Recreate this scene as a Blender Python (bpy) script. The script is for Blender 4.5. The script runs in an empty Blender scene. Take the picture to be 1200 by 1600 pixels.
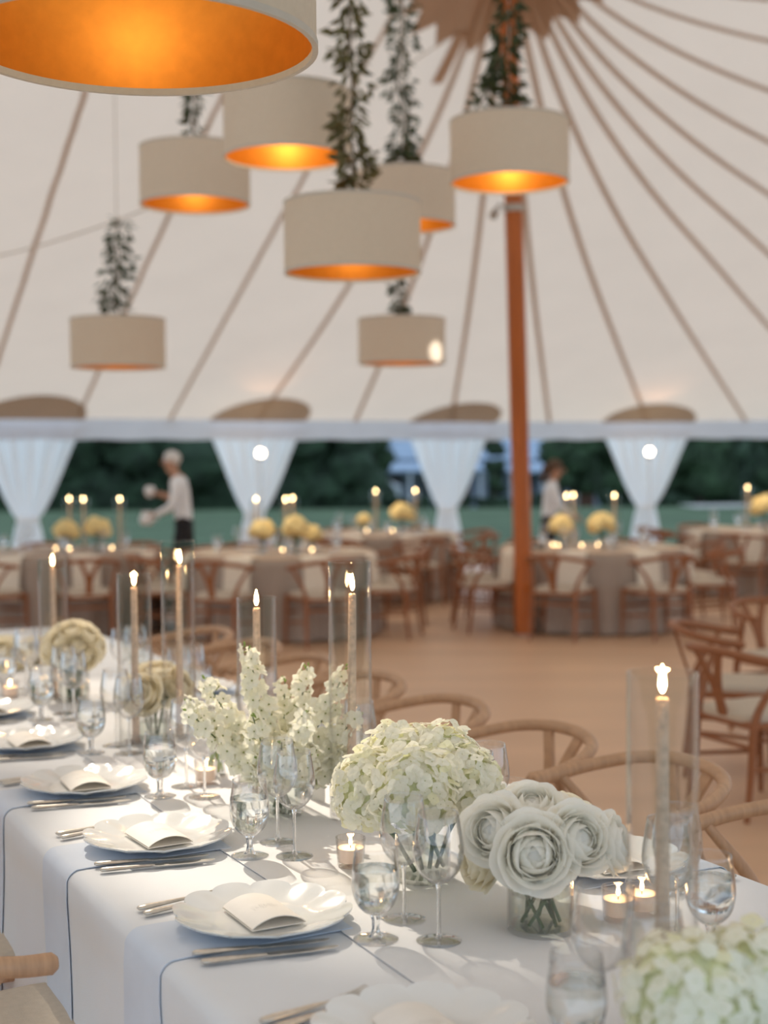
import bpy, math, random
import numpy as np
from mathutils import Vector, Matrix

random.seed(11)
rnd = random.random
def U(a, b): return a + (b - a) * random.random()
scene = bpy.context.scene
COL = scene.collection
PI = math.pi

# ------------------------------------------------------------------ camera
F = 2222.2                       # focal length in pixels of a 1200 x 1600 frame (50 mm, 36 mm tall sensor)
PITCH = math.atan(80 / F)
ROLL = math.radians(-0.4)
EYE = 1.62
cam = bpy.data.cameras.new('camera')
cam.sensor_fit = 'VERTICAL'; cam.sensor_height = 36.0; cam.lens = 50.0
cam.clip_start = 0.05; cam.clip_end = 600
cam.dof.use_dof = True; cam.dof.focus_distance = 2.95; cam.dof.aperture_fstop = 2.2
camo = bpy.data.objects.new('camera', cam); COL.objects.link(camo)
camo.matrix_world = Matrix.Translation((0, 0, EYE)) @ Matrix.Rotation(PI / 2 - PITCH, 4, 'X') @ Matrix.Rotation(ROLL, 4, 'Z')
scene.camera = camo

# ------------------------------------------------------------------ sky, exposure
world = bpy.data.worlds.new('dusk_sky'); scene.world = world; world.use_nodes = True
bg = world.node_tree.nodes['Background']
bg.inputs[0].default_value = (0.64, 0.81, 1.0, 1); bg.inputs[1].default_value = 1.52
scene.view_settings.view_transform = 'Standard'; scene.view_settings.look = 'None'
scene.view_settings.exposure = 0.0; scene.view_settings.gamma = 1.0
scene.view_settings.use_curve_mapping = False
cy = scene.cycles
cy.transparent_max_bounces = 48; cy.max_bounces = 12; cy.diffuse_bounces = 7
cy.glossy_bounces = 6; cy.transmission_bounces = 12
cy.sample_clamp_indirect = 4.0; cy.caustics_reflective = False; cy.blur_glossy = 0.5
cy.use_denoising = True

def light(name, kind, loc, energy, color, target=None, **kw):
    l = bpy.data.lights.new(name, kind); l.energy = energy; l.color = color
    for k, v in kw.items(): setattr(l, k, v)
    o = bpy.data.objects.new(name, l); COL.objects.link(o); o.location = loc
    if target is not None:
        o.rotation_euler = (Vector(target) - Vector(loc)).to_track_quat('-Z', 'Y').to_euler()
    return o
WARM = (1.0, 0.80, 0.58)

# ------------------------------------------------------------------ frames of reference
def ray(px, py):
    a = (px - 600) / F; b = (800 - py) / F
    a, b = a * math.cos(ROLL) - b * math.sin(ROLL), a * math.sin(ROLL) + b * math.cos(ROLL)
    return Vector((a, math.cos(PITCH) + b * math.sin(PITCH), b * math.cos(PITCH) - math.sin(PITCH)))
def atz(px, py, z):
    d = ray(px, py); t = (z - EYE) / d.z
    return Vector((d.x * t, d.y * t, z))
def aty(px, py, Y):
    d = ray(px, py); t = Y / d.y
    return Vector((d.x * t, Y, EYE + d.z * t))
E1 = Vector((-0.456, 0.890, 0)).normalized()      # along the long table, away from the camera
E2 = Vector((E1.y, -E1.x, 0))                     # across the table, left to right
T0 = Vector((-0.3723, 2.4047, 0))                 # a point on the table's left edge
ANG = math.atan2(E2.y, E2.x)
TZ = 0.76
def tp(s, w, z=TZ):
    return T0 + E1 * s + E2 * w + Vector((0, 0, z))
def sw(p):
    q = Vector((p.x, p.y, 0)) - T0
    return q.dot(E1), q.dot(E2)

# pin spots that hang under the canvas and light the tables
def spot_on(s, w, dist, z, energy, deg, blend=0.45, size=0.03):
    t = tp(s, w)
    l = t + E1 * dist
    return light('pin_spot_light', 'SPOT', (l.x, l.y, z), energy, (1.0, 0.88, 0.72), target=t,
                 spot_size=math.radians(deg), spot_blend=blend, shadow_soft_size=size)
spot_on(0.78, 0.68, 3.9, 4.6, 1500, 16, .6)
spot_on(2.40, 0.68, 3.4, 4.6, 760, 17.5, .6)
spot_on(4.1, 0.6, 2.6, 4.6, 420, 20, .6)

# ------------------------------------------------------------------ materials
def new_mat(name):
    m = bpy.data.materials.new(name); m.use_nodes = True
    nt = m.node_tree; nt.nodes.clear()
    out = nt.nodes.new('ShaderNodeOutputMaterial')
    return m, nt, out
def noise_color(nt, c, var, scale, stretch=None, detail=3):
    tc = nt.nodes.new('ShaderNodeTexCoord'); mp = nt.nodes.new('ShaderNodeMapping')
    if stretch: mp.inputs['Scale'].default_value = stretch
    n = nt.nodes.new('ShaderNodeTexNoise'); n.inputs['Scale'].default_value = scale; n.inputs['Detail'].default_value = detail
    r = nt.nodes.new('ShaderNodeValToRGB')
    r.color_ramp.elements[0].position = 0.3; r.color_ramp.elements[1].position = 0.7
    r.color_ramp.elements[0].color = (*[max(0, x * (1 - var)) for x in c], 1)
    r.color_ramp.elements[1].color = (*[min(1, x * (1 + var)) for x in c], 1)
    nt.links.new(tc.outputs['Object'], mp.inputs[0]); nt.links.new(mp.outputs[0], n.inputs[0]); nt.links.new(n.outputs[0], r.inputs[0])
    return r, n
def mat(name, c, rough=0.6, var=0.06, scale=20, metallic=0.0, bump=0.0, bscale=None, stretch=None, spec=0.5, sub=0.0, emit=None, estr=0, coat=0, sheen=0):
    m, nt, out = new_mat(name)
    b = nt.nodes.new('ShaderNodeBsdfPrincipled')
    r, n = noise_color(nt, c, var, scale, stretch)
    nt.links.new(r.outputs[0], b.inputs['Base Color'])
    b.inputs['Roughness'].default_value = rough; b.inputs['Metallic'].default_value = metallic
    b.inputs['Specular IOR Level'].default_value = spec; b.inputs['Coat Weight'].default_value = coat
    b.inputs['Sheen Weight'].default_value = sheen
    if emit: b.inputs['Emission Color'].default_value = (*emit, 1); b.inputs['Emission Strength'].default_value = estr
    if bump:
        bp = nt.nodes.new('ShaderNodeBump'); bp.inputs['Strength'].default_value = bump; bp.inputs['Distance'].default_value = 0.01
        if bscale:
            n2 = nt.nodes.new('ShaderNodeTexNoise'); n2.inputs['Scale'].default_value = bscale
            tc = nt.nodes.new('ShaderNodeTexCoord'); nt.links.new(tc.outputs['Object'], n2.inputs[0])
            nt.links.new(n2.outputs[0], bp.inputs['Height'])
        else: nt.links.new(n.outputs[0], bp.inputs['Height'])
        nt.links.new(bp.outputs[0], b.inputs['Normal'])
    nt.links.new(b.outputs[0], out.inputs[0])
    return m
def cloth_mat(name, c, trans=0.5, var=0.03, scale=3, tc=None):
    """fabric that lets part of the light through"""
    m, nt, out = new_mat(name)
    r, n = noise_color(nt, c, var, scale)
    d = nt.nodes.new('ShaderNodeBsdfDiffuse'); t = nt.nodes.new('ShaderNodeBsdfTranslucent'); mx = nt.nodes.new('ShaderNodeMixShader')
    nt.links.new(r.outputs[0], d.inputs[0])
    if tc: t.inputs[0].default_value = (*tc, 1)
    else: nt.links.new(r.outputs[0], t.inputs[0])
    mx.inputs[0].default_value = trans
    nt.links.new(d.outputs[0], mx.inputs[1]); nt.links.new(t.outputs[0], mx.inputs[2]); nt.links.new(mx.outputs[0], out.inputs[0])
    return m
def thin_glass(name, tint=(0.97, 0.98, 0.98), base=0.035, edge=0.75, power=3.5, rough=0.015, dark=0.45):
    """thin clear glass: see-through, glossier and denser where it is seen edge on"""
    m, nt, out = new_mat(name)
    lw = nt.nodes.new('ShaderNodeLayerWeight'); lw.inputs[0].default_value = 0.5
    p = nt.nodes.new('ShaderNodeMath'); p.operation = 'POWER'; p.inputs[1].default_value = power
    ma = nt.nodes.new('ShaderNodeMath'); ma.operation = 'MULTIPLY_ADD'; ma.inputs[1].default_value = edge; ma.inputs[2].default_value = base
    t = nt.nodes.new('ShaderNodeBsdfTransparent')
    cm = nt.nodes.new('ShaderNodeMix'); cm.data_type = 'RGBA'; cm.inputs['A'].default_value = (*tint, 1); cm.inputs['B'].default_value = (*[x * dark for x in tint], 1)
    nt.links.new(p.outputs[0], cm.inputs['Factor']); nt.links.new(cm.outputs['Result'], t.inputs[0])
    g = nt.nodes.new('ShaderNodeBsdfGlossy'); g.inputs['Roughness'].default_value = rough; g.inputs[0].default_value = (1, 1, 1, 1)
    mx = nt.nodes.new('ShaderNodeMixShader')
    nt.links.new(lw.outputs['Facing'], p.inputs[0]); nt.links.new(p.outputs[0], ma.inputs[0]); nt.links.new(ma.outputs[0], mx.inputs[0])
    nt.links.new(t.outputs[0], mx.inputs[1]); nt.links.new(g.outputs[0], mx.inputs[2]); nt.links.new(mx.outputs[0], out.inputs[0])
    return m
def solid_glass(name, ior=1.45, c=(1, 1, 1), rough=0.0):
    m, nt, out = new_mat(name)
    g = nt.nodes.new('ShaderNodeBsdfGlass'); g.inputs['IOR'].default_value = ior; g.inputs[0].default_value = (*c, 1); g.inputs['Roughness'].default_value = rough
    nt.links.new(g.outputs[0], out.inputs[0]); return m
def emis(name, c, s):
    m, nt, out = new_mat(name)
    e = nt.nodes.new('ShaderNodeEmission'); e.inputs[0].default_value = (*c, 1); e.inputs[1].default_value = s
    nt.links.new(e.outputs[0], out.inputs[0]); return m

M = {}
M['canvas'] = cloth_mat('sailcloth', (0.95, 0.79, 0.635), 0.45, 0.02, 1.2)
M['seam'] = cloth_mat('seam_webbing', (0.62, 0.50, 0.42), 0.4)
M['patch'] = cloth_mat('reinforced_canvas', (0.50, 0.40, 0.32), 0.35)
M['star'] = cloth_mat('peak_canvas', (0.52, 0.36, 0.26), 0.35)
M['valance'] = cloth_mat('valance_canvas', (0.76, 0.77, 0.82), 0.45)
M['sheer'] = cloth_mat('sheer_curtain', (0.97, 0.97, 0.98), 0.66)
M['floor'] = mat('floor_boards', (0.68, 0.44, 0.28), 0.42, 0.10, 0.9, bump=0.05, bscale=30, stretch=(0.35, 2.2, 1))
M['lawn'] = mat('lawn_grass', (0.078, 0.112, 0.064), 0.95, 0.25, 0.5, spec=0.1, bump=0.4, bscale=40)
M['wood'] = mat('oak_wood', (0.31, 0.115, 0.042), 0.45, 0.14, 14, bump=0.03, stretch=(1, 1, 6))
M['woodpale'] = mat('pale_oak_wood', (0.52, 0.31, 0.18), 0.45, 0.12, 14, bump=0.03, stretch=(1, 6, 1))
M['pole'] = mat('varnished_pole', (0.50, 0.135, 0.022), 0.35, 0.15, 4, stretch=(6, 6, 0.5))
M['cushion'] = mat('cream_cushion', (0.60, 0.52, 0.42), 0.85, 0.05, 60, bump=0.1, bscale=250)
M['linen'] = mat('white_linen', (0.78, 0.80, 0.83), 0.85, 0.02, 5, bump=0.12, bscale=500, sheen=0.1)
M['runner'] = mat('white_runner', (0.79, 0.80, 0.82), 0.85, 0.03, 6, bump=0.10, bscale=400)
M['napkin'] = mat('pale_blue_napkin', (0.68, 0.74, 0.84), 0.85, 0.03, 8, bump=0.1, bscale=500)
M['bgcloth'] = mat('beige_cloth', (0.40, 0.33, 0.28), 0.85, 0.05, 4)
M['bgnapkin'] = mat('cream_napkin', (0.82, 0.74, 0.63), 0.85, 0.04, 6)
M['china'] = mat('white_china', (0.80, 0.81, 0.80), 0.12, 0.02, 8, spec=0.6, coat=0.5)
M['paper'] = mat('card_paper', (0.86, 0.82, 0.76), 0.7, 0.02, 30)
M['ink'] = mat('grey_ink', (0.35, 0.32, 0.29), 0.6, 0.05, 30)
M['teal'] = mat('teal_paper', (0.07, 0.16, 0.19), 0.6, 0.05, 30)
M['silver'] = mat('antique_silver', (0.62, 0.58, 0.52), 0.28, 0.12, 60, metallic=0.95)
M['glass'] = thin_glass('clear_glass', (0.985, 0.985, 0.985), 0.05, 0.85, 2.7, 0.01, 0.58)
M['cylglass'] = thin_glass('cylinder_glass', (0.99, 0.99, 0.985), 0.04, 0.85, 3.6, 0.01, 0.58)
M['stemglass'] = solid_glass('stem_glass', 1.45)
M['water'] = solid_glass('still_water', 1.33, (0.985, 0.995, 0.99))
M['votiveglass'] = thin_glass('votive_glass', (0.98, 0.96, 0.94), 0.05, 0.6, 2.6)
M['wax'] = mat('beige_taper_wax', (0.66, 0.49, 0.37), 0.55, 0.15, 90, bump=0.5, bscale=120)
M['tealwax'] = mat('ivory_votive_wax', (0.90, 0.78, 0.68), 0.6, 0.04, 20, emit=(1, 0.60, 0.38), estr=0.18)  # faint emission stands in for flame light glowing through the wax
M['wick'] = mat('burnt_wick', (0.03, 0.02, 0.02), 0.9)
M['flame'] = emis('candle_flame', (1.0, 0.70, 0.34), 40)
M['bulb'] = emis('warm_bulb', (1.0, 0.80, 0.52), 40)
M['pendantbulb'] = emis('pendant_bulb', (1.0, 0.66, 0.30), 5)
M['shade'] = cloth_mat('cream_lampshade', (0.86, 0.78, 0.68), 0.10, 0.03, 60)
M['trimtape'] = mat('shade_trim', (0.68, 0.66, 0.63), 0.8, 0.03, 60)
M['gold'] = mat('gold_lining', (0.82, 0.34, 0.04), 0.42, 0.05, 30, metallic=0.55)
M['steel'] = mat('brushed_steel', (0.45, 0.43, 0.40), 0.35, 0.1, 40, metallic=0.9)
M['cable'] = mat('pale_cable', (0.62, 0.57, 0.52), 0.6, 0.05, 30)
M['leaf'] = mat('vine_leaf', (0.05, 0.075, 0.028), 0.6, 0.45, 25)
M['oliveleaf'] = mat('olive_vine_leaf', (0.16, 0.155, 0.07), 0.6, 0.35, 25)
M['vine'] = mat('vine_stem', (0.12, 0.09, 0.05), 0.8)
M['rose'] = cloth_mat('white_rose_petal', (0.99, 0.965, 0.91), 0.34, 0.03, 40)
M['creamrose'] = cloth_mat('cream_rose_petal', (0.99, 0.92, 0.77), 0.36, 0.04, 40)
M['hydra'] = cloth_mat('white_hydrangea_petal', (0.97, 0.94, 0.84), 0.42, 0.06, 25)
M['hydracore'] = mat('green_hydrangea_core', (0.60, 0.62, 0.36), 0.8, 0.2, 60)
M['delph'] = cloth_mat('white_delphinium_petal', (0.95, 0.94, 0.83), 0.42, 0.05, 50)
M['delpheye'] = mat('green_flower_eye', (0.30, 0.33, 0.10), 0.7, 0.2, 80)
M['stem'] = mat('green_stem', (0.045, 0.10, 0.025), 0.5, 0.2, 30)
M['budstem'] = mat('bright_green_stem', (0.26, 0.36, 0.08), 0.5, 0.15, 30)
M['yellowbloom'] = mat('pale_yellow_bloom', (0.88, 0.70, 0.33), 0.8, 0.15, 18)
M['shirt'] = mat('white_shirt', (0.88, 0.91, 0.96), 0.8, 0.05, 12)
M['trousers'] = mat('black_trousers', (0.012, 0.012, 0.016), 0.8)
M['skin'] = mat('skin', (0.52, 0.30, 0.21), 0.55, 0.06, 20)
M['whitehair'] = mat('white_hair', (0.75, 0.75, 0.76), 0.7, 0.1, 80)
M['brownhair'] = mat('brown_hair', (0.10, 0.055, 0.03), 0.6, 0.2, 80)
M['whiteware'] = mat('white_ware', (0.85, 0.86, 0.88), 0.3, 0.02, 10)
M['hedge'] = mat('dark_foliage', (0.018, 0.038, 0.018), 0.9, 0.5, 1.5)
M['tree'] = mat('tree_foliage', (0.028, 0.055, 0.024), 0.9, 0.5, 1.2)
M['trunk'] = mat('bark', (0.06, 0.045, 0.035), 0.9, 0.3, 8)
M['siding'] = mat('grey_blue_siding', (0.25, 0.29, 0.37), 0.8, 0.08, 3)
M['roof'] = mat('slate_roof', (0.30, 0.37, 0.48), 0.8, 0.1, 4)
M['trimwhite'] = mat('white_paint', (0.65, 0.68, 0.74), 0.7, 0.04, 5)
M['door'] = mat('brown_door', (0.10, 0.04, 0.02), 0.6, 0.1, 5)
M['pane'] = mat('dark_window_pane', (0.03, 0.045, 0.06), 0.1, 0.1, 3)
M['gravel'] = mat('pale_path', (0.40, 0.38, 0.35), 0.9, 0.1, 5)
M['dark'] = mat('black_case', (0.02, 0.02, 0.022), 0.5)

# ------------------------------------------------------------------ mesh building
class MB:
    def __init__(s): s.v = []; s.f = []; s.mi = []
    def add(s, vs, fs, mi=0):
        o = len(s.v); s.v += [tuple(v) for v in vs]
        s.f += [tuple(i + o for i in f) for f in fs]; s.mi += [mi] * len(fs); return s
    def tube(s, pts, rad, n=8, cap=True, flat=1.0, up=None, mi=0):
        pts = [Vector(p) for p in pts]; k = len(pts)
        if not hasattr(rad, '__len__'): rad = [rad] * k
        vs = []; prev = None
        for i, p in enumerate(pts):
            t = (pts[min(i + 1, k - 1)] - pts[max(i - 1, 0)])
            t = t.normalized() if t.length > 1e-9 else Vector((0, 0, 1))
            if prev is None:
                a = Vector(up) if up else (Vector((0, 0, 1)) if abs(t.z) < 0.9 else Vector((1, 0, 0)))
                x = (a - t * a.dot(t)).normalized()
            else: x = (prev - t * prev.dot(t)).normalized()
            prev = x; y = t.cross(x)
            for j in range(n):
                q = 2 * PI * j / n
                vs.append(p + x * math.cos(q) * rad[i] + y * math.sin(q) * rad[i] * flat)
        fs = [(i * n + j, i * n + (j + 1) % n, (i + 1) * n + (j + 1) % n, (i + 1) * n + j) for i in range(k - 1) for j in range(n)]
        if cap: fs += [tuple(range(n - 1, -1, -1)), tuple(range((k - 1) * n, k * n))]
        return s.add(vs, fs, mi)
    def lathe(s, prof, n=24, c=(0, 0, 0), mi=0, closed=False):
        k = len(prof); vs = []
        for r, z in prof:
            for j in range(n):
                q = 2 * PI * j / n; vs.append((c[0] + r * math.cos(q), c[1] + r * math.sin(q), c[2] + z))
        kk = k if closed else k - 1
        fs = [(i * n + j, i * n + (j + 1) % n, ((i + 1) % k) * n + (j + 1) % n, ((i + 1) % k) * n + j) for i in range(kk) for j in range(n)]
        if not closed:
            if prof[0][0] < 1e-3: pass
            if prof[0][0] > 1e-6 and False: fs.append(tuple(range(n)))
        return s.add(vs, fs, mi)
    def box(s, c, d, mtx=None, mi=0):
        vs = [Vector((c[0] + x * d[0] / 2, c[1] + y * d[1] / 2, c[2] + z * d[2] / 2)) for x in (-1, 1) for y in (-1, 1) for z in (-1, 1)]
        if mtx: vs = [mtx @ v for v in vs]
        return s.add(vs, [(0, 1, 3, 2), (4, 6, 7, 5), (0, 4, 5, 1), (2, 3, 7, 6), (0, 2, 6, 4), (1, 5, 7, 3)], mi)
    def grid(s, fn, nu, nv, wrap=False, mi=0):
        vs = [fn(i / (nu if wrap else nu - 1), j / (nv - 1)) for j in range(nv) for i in range(nu)]
        m = nu if wrap else nu - 1
        return s.add(vs, [(j * nu + i, j * nu + (i + 1) % nu, (j + 1) * nu + (i + 1) % nu, (j + 1) * nu + i) for j in range(nv - 1) for i in range(m)], mi)
    def sheet(s, fn, nu, nv, th, mi=0):
        """a surface with thickness: fn(u, v) -> point, th downwards along the local normal"""
        P = [[Vector(fn(i / (nu - 1), j / (nv - 1))) for i in range(nu)] for j in range(nv)]
        top = []; bot = []
        for j in range(nv):
            for i in range(nu):
                a = P[j][min(i + 1, nu - 1)] - P[j][max(i - 1, 0)]; b = P[min(j + 1, nv - 1)][i] - P[max(j - 1, 0)][i]
                nn = a.cross(b); nn = nn.normalized() if nn.length > 1e-12 else Vector((0, 0, 1))
                top.append(P[j][i]); bot.append(P[j][i] - nn * th)
        k = nu * nv; fs = []
        for j in range(nv - 1):
            for i in range(nu - 1):
                q = (j * nu + i, j * nu + i + 1, (j + 1) * nu + i + 1, (j + 1) * nu + i)
                fs.append(q); fs.append(tuple(k + x for x in reversed(q)))
        rim = [i for i in range(nu)] + [j * nu + nu - 1 for j in range(1, nv)] + [(nv - 1) * nu + i for i in range(nu - 2, -1, -1)] + [j * nu for j in range(nv - 2, 0, -1)]
        for a, b in zip(rim, rim[1:] + rim[:1]): fs.append((b, a, k + a, k + b))
        return s.add(top + bot, fs, mi)
    def prism(s, poly, y0, y1, mi=0, fn=None):
        """outline in x,z extruded along y"""
        k = len(poly); vs = [(x, y0, z) for x, z in poly] + [(x, y1, z) for x, z in poly]
        if fn: vs = [fn(*v) for v in vs]
        fs = [tuple(range(k)), tuple(range(2 * k - 1, k - 1, -1))] + [(i, k + i, k + (i + 1) % k, (i + 1) % k) for i in range(k)]
        return s.add(vs, fs, mi)
    def blob(s, c, r, n=10, m=7, jit=0.0, mi=0):
        c = Vector(c); r = r if hasattr(r, '__len__') else (r, r, r)
        vs = [c + Vector((0, 0, -r[2]))]
        for j in range(1, m):
            a = -PI / 2 + PI * j / m
            for i in range(n):
                q = 2 * PI * i / n; g = 1 + U(-jit, jit)
                vs.append(c + Vector((r[0] * math.cos(a) * math.cos(q) * g, r[1] * math.cos(a) * math.sin(q) * g, r[2] * math.sin(a) * g)))
        vs.append(c + Vector((0, 0, r[2]))); L = len(vs) - 1
        fs = [(0, 1 + (i + 1) % n, 1 + i) for i in range(n)]
        for j in range(m - 2):
            for i in range(n):
                a = 1 + j * n + i; b = 1 + j * n + (i + 1) % n
                fs.append((a, b, b + n, a + n))
        o = 1 + (m - 2) * n
        fs += [(o + i, o + (i + 1) % n, L) for i in range(n)]
        return s.add(vs, fs, mi)
    def mesh(s, name, mats, smooth=True, sharp=50):
        me = bpy.data.meshes.new(name); me.from_pydata(s.v, [], s.f)
        for m in (mats if isinstance(mats, (list, tuple)) else [mats]): me.materials.append(M[m] if isinstance(m, str) else m)
        if any(s.mi): me.polygons.foreach_set('material_index', s.mi)
        me.polygons.foreach_set('use_smooth', [bool(smooth)] * len(s.f))
        me.update()
        if smooth and sharp: me.set_sharp_from_angle(angle=math.radians(sharp))
        return me
def spline(pts, n=6):
    """Catmull-Rom through the points"""
    P = [Vector(p) for p in pts]; P = [P[0] * 2 - P[1]] + P + [P[-1] * 2 - P[-2]]; out = []
    for i in range(1, len(P) - 2):
        for k in range(n):
            t = k / n; a, b, c, d = P[i - 1:i + 3]
            out.append(0.5 * ((2 * b) + (c - a) * t + (2 * a - 5 * b + 4 * c - d) * t * t + (3 * b - a - 3 * c + d) * t ** 3))
    out.append(P[-2]); return out
def lerp_list(vals, n):
    return [np.interp(i / (n - 1), [k / (len(vals) - 1) for k in range(len(vals))], vals) for i in range(n)]

def link(name, me, parent=None, mtx=None):
    o = bpy.data.objects.new(name, me); COL.objects.link(o)
    if parent is not None: o.parent = parent
    if mtx is not None: o.matrix_basis = mtx
    return o
def tag(o, label=None, cat=None, group=None, kind=None):
    if label: o['label'] = label
    if cat: o['category'] = cat
    if group: o['group'] = group
    if kind: o['kind'] = kind
    return o
def at(loc, rz=0, sc=1.0):
    return Matrix.Translation(Vector(loc)) @ Matrix.Rotation(rz, 4, 'Z') @ Matrix.Scale(sc, 4)
def thing(name, mtx, label, cat, group=None):
    o = link(name, None, None, mtx); o.empty_display_size = 0.05
    return tag(o, label, cat, group)
def inst(name, kit, mtx, label, cat, group=None):
    """kit: list of (part name, mesh, local matrix or None, [sub-kit], optional kind)"""
    o = thing(name, mtx, label, cat, group); put(o, kit); return o
def put(o, kit):
    for k in kit:
        c = link(k[0], k[1], o, k[2] if len(k) > 2 else None)
        if len(k) > 4 and k[4]: c['kind'] = k[4]
        if len(k) > 3 and k[3]: put(c, k[3])
OCT = ['right', 'back right', 'back', 'back left', 'left', 'front left', 'front', 'front right']
def octant(a): return OCT[int(round(a / (PI / 4))) % 8]
ORD = ['nearest', 'second', 'third', 'fourth', 'fifth', 'sixth', 'seventh', 'eighth']

# ------------------------------------------------------------------ tent
UV = (lambda p: (p[0] * E2.x + p[1] * E2.y, p[0] * E1.x + p[1] * E1.y))
def WORLD(u, v): return Vector((E2.x * u + E1.x * v, E2.y * u + E1.y * v, 0))
OC = (7.0, 10.05); OH = (13.0, 9.95); EAVE = 2.25  # unseen left and front edges pulled in so sky light reaches the table
def inside(u, v):
    rad = 9.0 if (u > 9 and v > 9) else 2.5     # wide round end at the back right, tight corners elsewhere
    qx = abs(u - OC[0]) - (OH[0] - rad); qy = abs(v - OC[1]) - (OH[1] - rad)
    return -(math.hypot(max(qx, 0), max(qy, 0)) + min(max(qx, qy), 0) - rad)
POLE = atz(820, 992, 0)
PTOP = Vector((POLE.x - 0.152, POLE.y, 6.78))
PU = UV(PTOP)
def canopy_uv(u, v):
    D = max(inside(u, v), 0)
    qx = u + 10 - 21; qy = v + 10 - 21                       # gentle slope up from the back and the right ...
    Db = 9 - (math.hypot(max(qx, 0), max(qy, 0)) + min(max(qx, qy), 0))
    Dl = min(u - (OC[0] - OH[0]), v - (OC[1] - OH[1]))       # ... and a steep one from the unseen, pulled-in left and front edges
    k = 2.5; h = -math.log(math.exp(-k * 0.25 * max(Db, 0)) + math.exp(-k * 0.9 * max(Dl, 0)) + math.exp(-k * 3.4)) / k
    h = max(h, 0); h = min(h, 0.9 * D)
    r = math.hypot(u - PU[0], v - PU[1])
    return EAVE + h + (1.85 * math.exp(-r / 3.2) + 0.5 * math.exp(-r / 0.45)) * (1 - math.exp(-D / 1.2))
def canopy(x, y): return canopy_uv(*UV((x, y)))
def hit_canopy(px, py):
    d = ray(px, py); t = 4.0
    while t < 40:
        p = d * t
        if EYE + p.z > canopy(p.x, p.y): break
        t += 0.05
    p = d * t; return Vector((p.x, p.y, canopy(p.x, p.y)))
def to_outline(u, v):
    for _ in range(6):
        D = inside(u, v); e = 1e-3
        gx = (inside(u + e, v) - inside(u - e, v)) / (2 * e); gy = (inside(u, v + e) - inside(u, v - e)) / (2 * e)
        u -= D * gx; v -= D * gy
    return u, v
def build_tent():
    g = 0.3; nu = int(2 * OH[0] / g) + 4; nv = int(2 * OH[1] / g) + 4
    vs = []; ins = []
    for j in range(nv):
        for i in range(nu):
            u = OC[0] - OH[0] - g + i * g; v = OC[1] - OH[1] - g + j * g
            D = inside(u, v); ins.append(D > 0)
            if D <= 0: u, v = to_outline(u, v)
            p = WORLD(u, v); vs.append((p.x, p.y, canopy_uv(u, v)))
    fs = []
    for j in range(nv - 1):
        for i in range(nu - 1):
            q = (j * nu + i, j * nu + i + 1, (j + 1) * nu + i + 1, (j + 1) * nu + i)
            if any(ins[k] for k in q): fs.append(q)
    b = MB(); b.add(vs, fs)
    c = tag(link('ceiling', b.mesh('ceiling', 'canvas', True, 0)), 'white sailcloth tent canopy with radiating seams', None, None, 'structure')
    # outline polyline
    out = []
    for k in range(720):
        a = 2 * PI * k / 720
        out.append(to_outline(OC[0] + 15 * math.cos(a), OC[1] + 12 * math.sin(a)))
    b = MB()
    n = len(out)
    vs = []
    for k, (u, v) in enumerate(out):
        p = WORLD(u, v)
        vs += [(p.x, p.y, EAVE + 0.01), (p.x, p.y, EAVE - 0.30 + 0.008 * math.sin(k * 0.9))]
    b.add(vs, [(2 * k, 2 * k + 1, 2 * ((k + 1) % n) + 1, 2 * ((k + 1) % n)) for k in range(n)])
    tag(link('trim_1', b.mesh('valance', 'valance')), 'grey white canvas valance hanging along the tent eave', None, None, 'structure')
    # seams: webbing strips that follow the canopy
    def seam(pts, w=0.028):
        vs = []; pts = [Vector(p) for p in pts]
        for i, p in enumerate(pts):
            t = pts[min(i + 1, len(pts) - 1)] - pts[max(i - 1, 0)]; s = Vector((t.y, -t.x, 0)).normalized() * w
            for q in (p - s, p + s): vs.append((q.x, q.y, canopy(q.x, q.y) - 0.012))
        b = MB(); b.add(vs, [(2 * i, 2 * i + 1, 2 * i + 3, 2 * i + 2) for i in range(len(pts) - 1)])
        link('seam', b.mesh('seam', 'seam'), c)
    for (x0, y0, x1, y1) in ((178, 0, 0, 550), (412, 0, 125, 642), (623, 0, 265, 655), (-40, 0, -140, 400)):
        P = []
        for k in range(-8, 27):
            t = k / 25; x = x0 + (x1 - x0) * t; y = y0 + (y1 - y0) * t
            P.append(hit_canopy(x, y))
        seam(P)
    targets = []
    for px in (402, 555, 705, 858, 1012, 1165, 1330, 1480, 1660, 1900, 2250, 2900, 4300):
        d = ray(px, 650); t = 5
        while inside(*UV((d.x * t, d.y * t))) > 0: t += 0.02
        targets.append(Vector((d.x * t, d.y * t, 0)))
    for q in targets:
        P = []
        for k in range(0, 41):
            t = (k / 40) ** 1.3; t = 0.03 + 0.97 * t
            p = PTOP.lerp(q, t); P.append(p)
        seam(P, 0.034)
    # half-round patches over the side poles
    def patch(center, name='reinforcement_patch'):
        u, v = UV(center); e = 1e-3
        gx = (inside(u + e, v) - inside(u - e, v)) / (2 * e); gy = (inside(u, v + e) - inside(u, v - e)) / (2 * e)
        nin = (E2 * gx + E1 * gy).normalized(); tn = Vector((nin.y, -nin.x, 0))
        b = MB(); vs = []
        for i in range(7):
            rr = i / 6
            for k in range(25):
                a = PI * k / 24
                p = center + tn * (0.78 * rr * math.cos(a)) + nin * (0.9 * rr * math.sin(a) + 0.02)
                vs.append((p.x, p.y, canopy(p.x, p.y) - 0.02))
        b.add(vs, [(i * 25 + k, i * 25 + k + 1, (i + 1) * 25 + k + 1, (i + 1) * 25 + k) for i in range(6) for k in range(24)])
        link(name, b.mesh(name, 'patch'), c)
        return nin, tn
    cur = []
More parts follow.
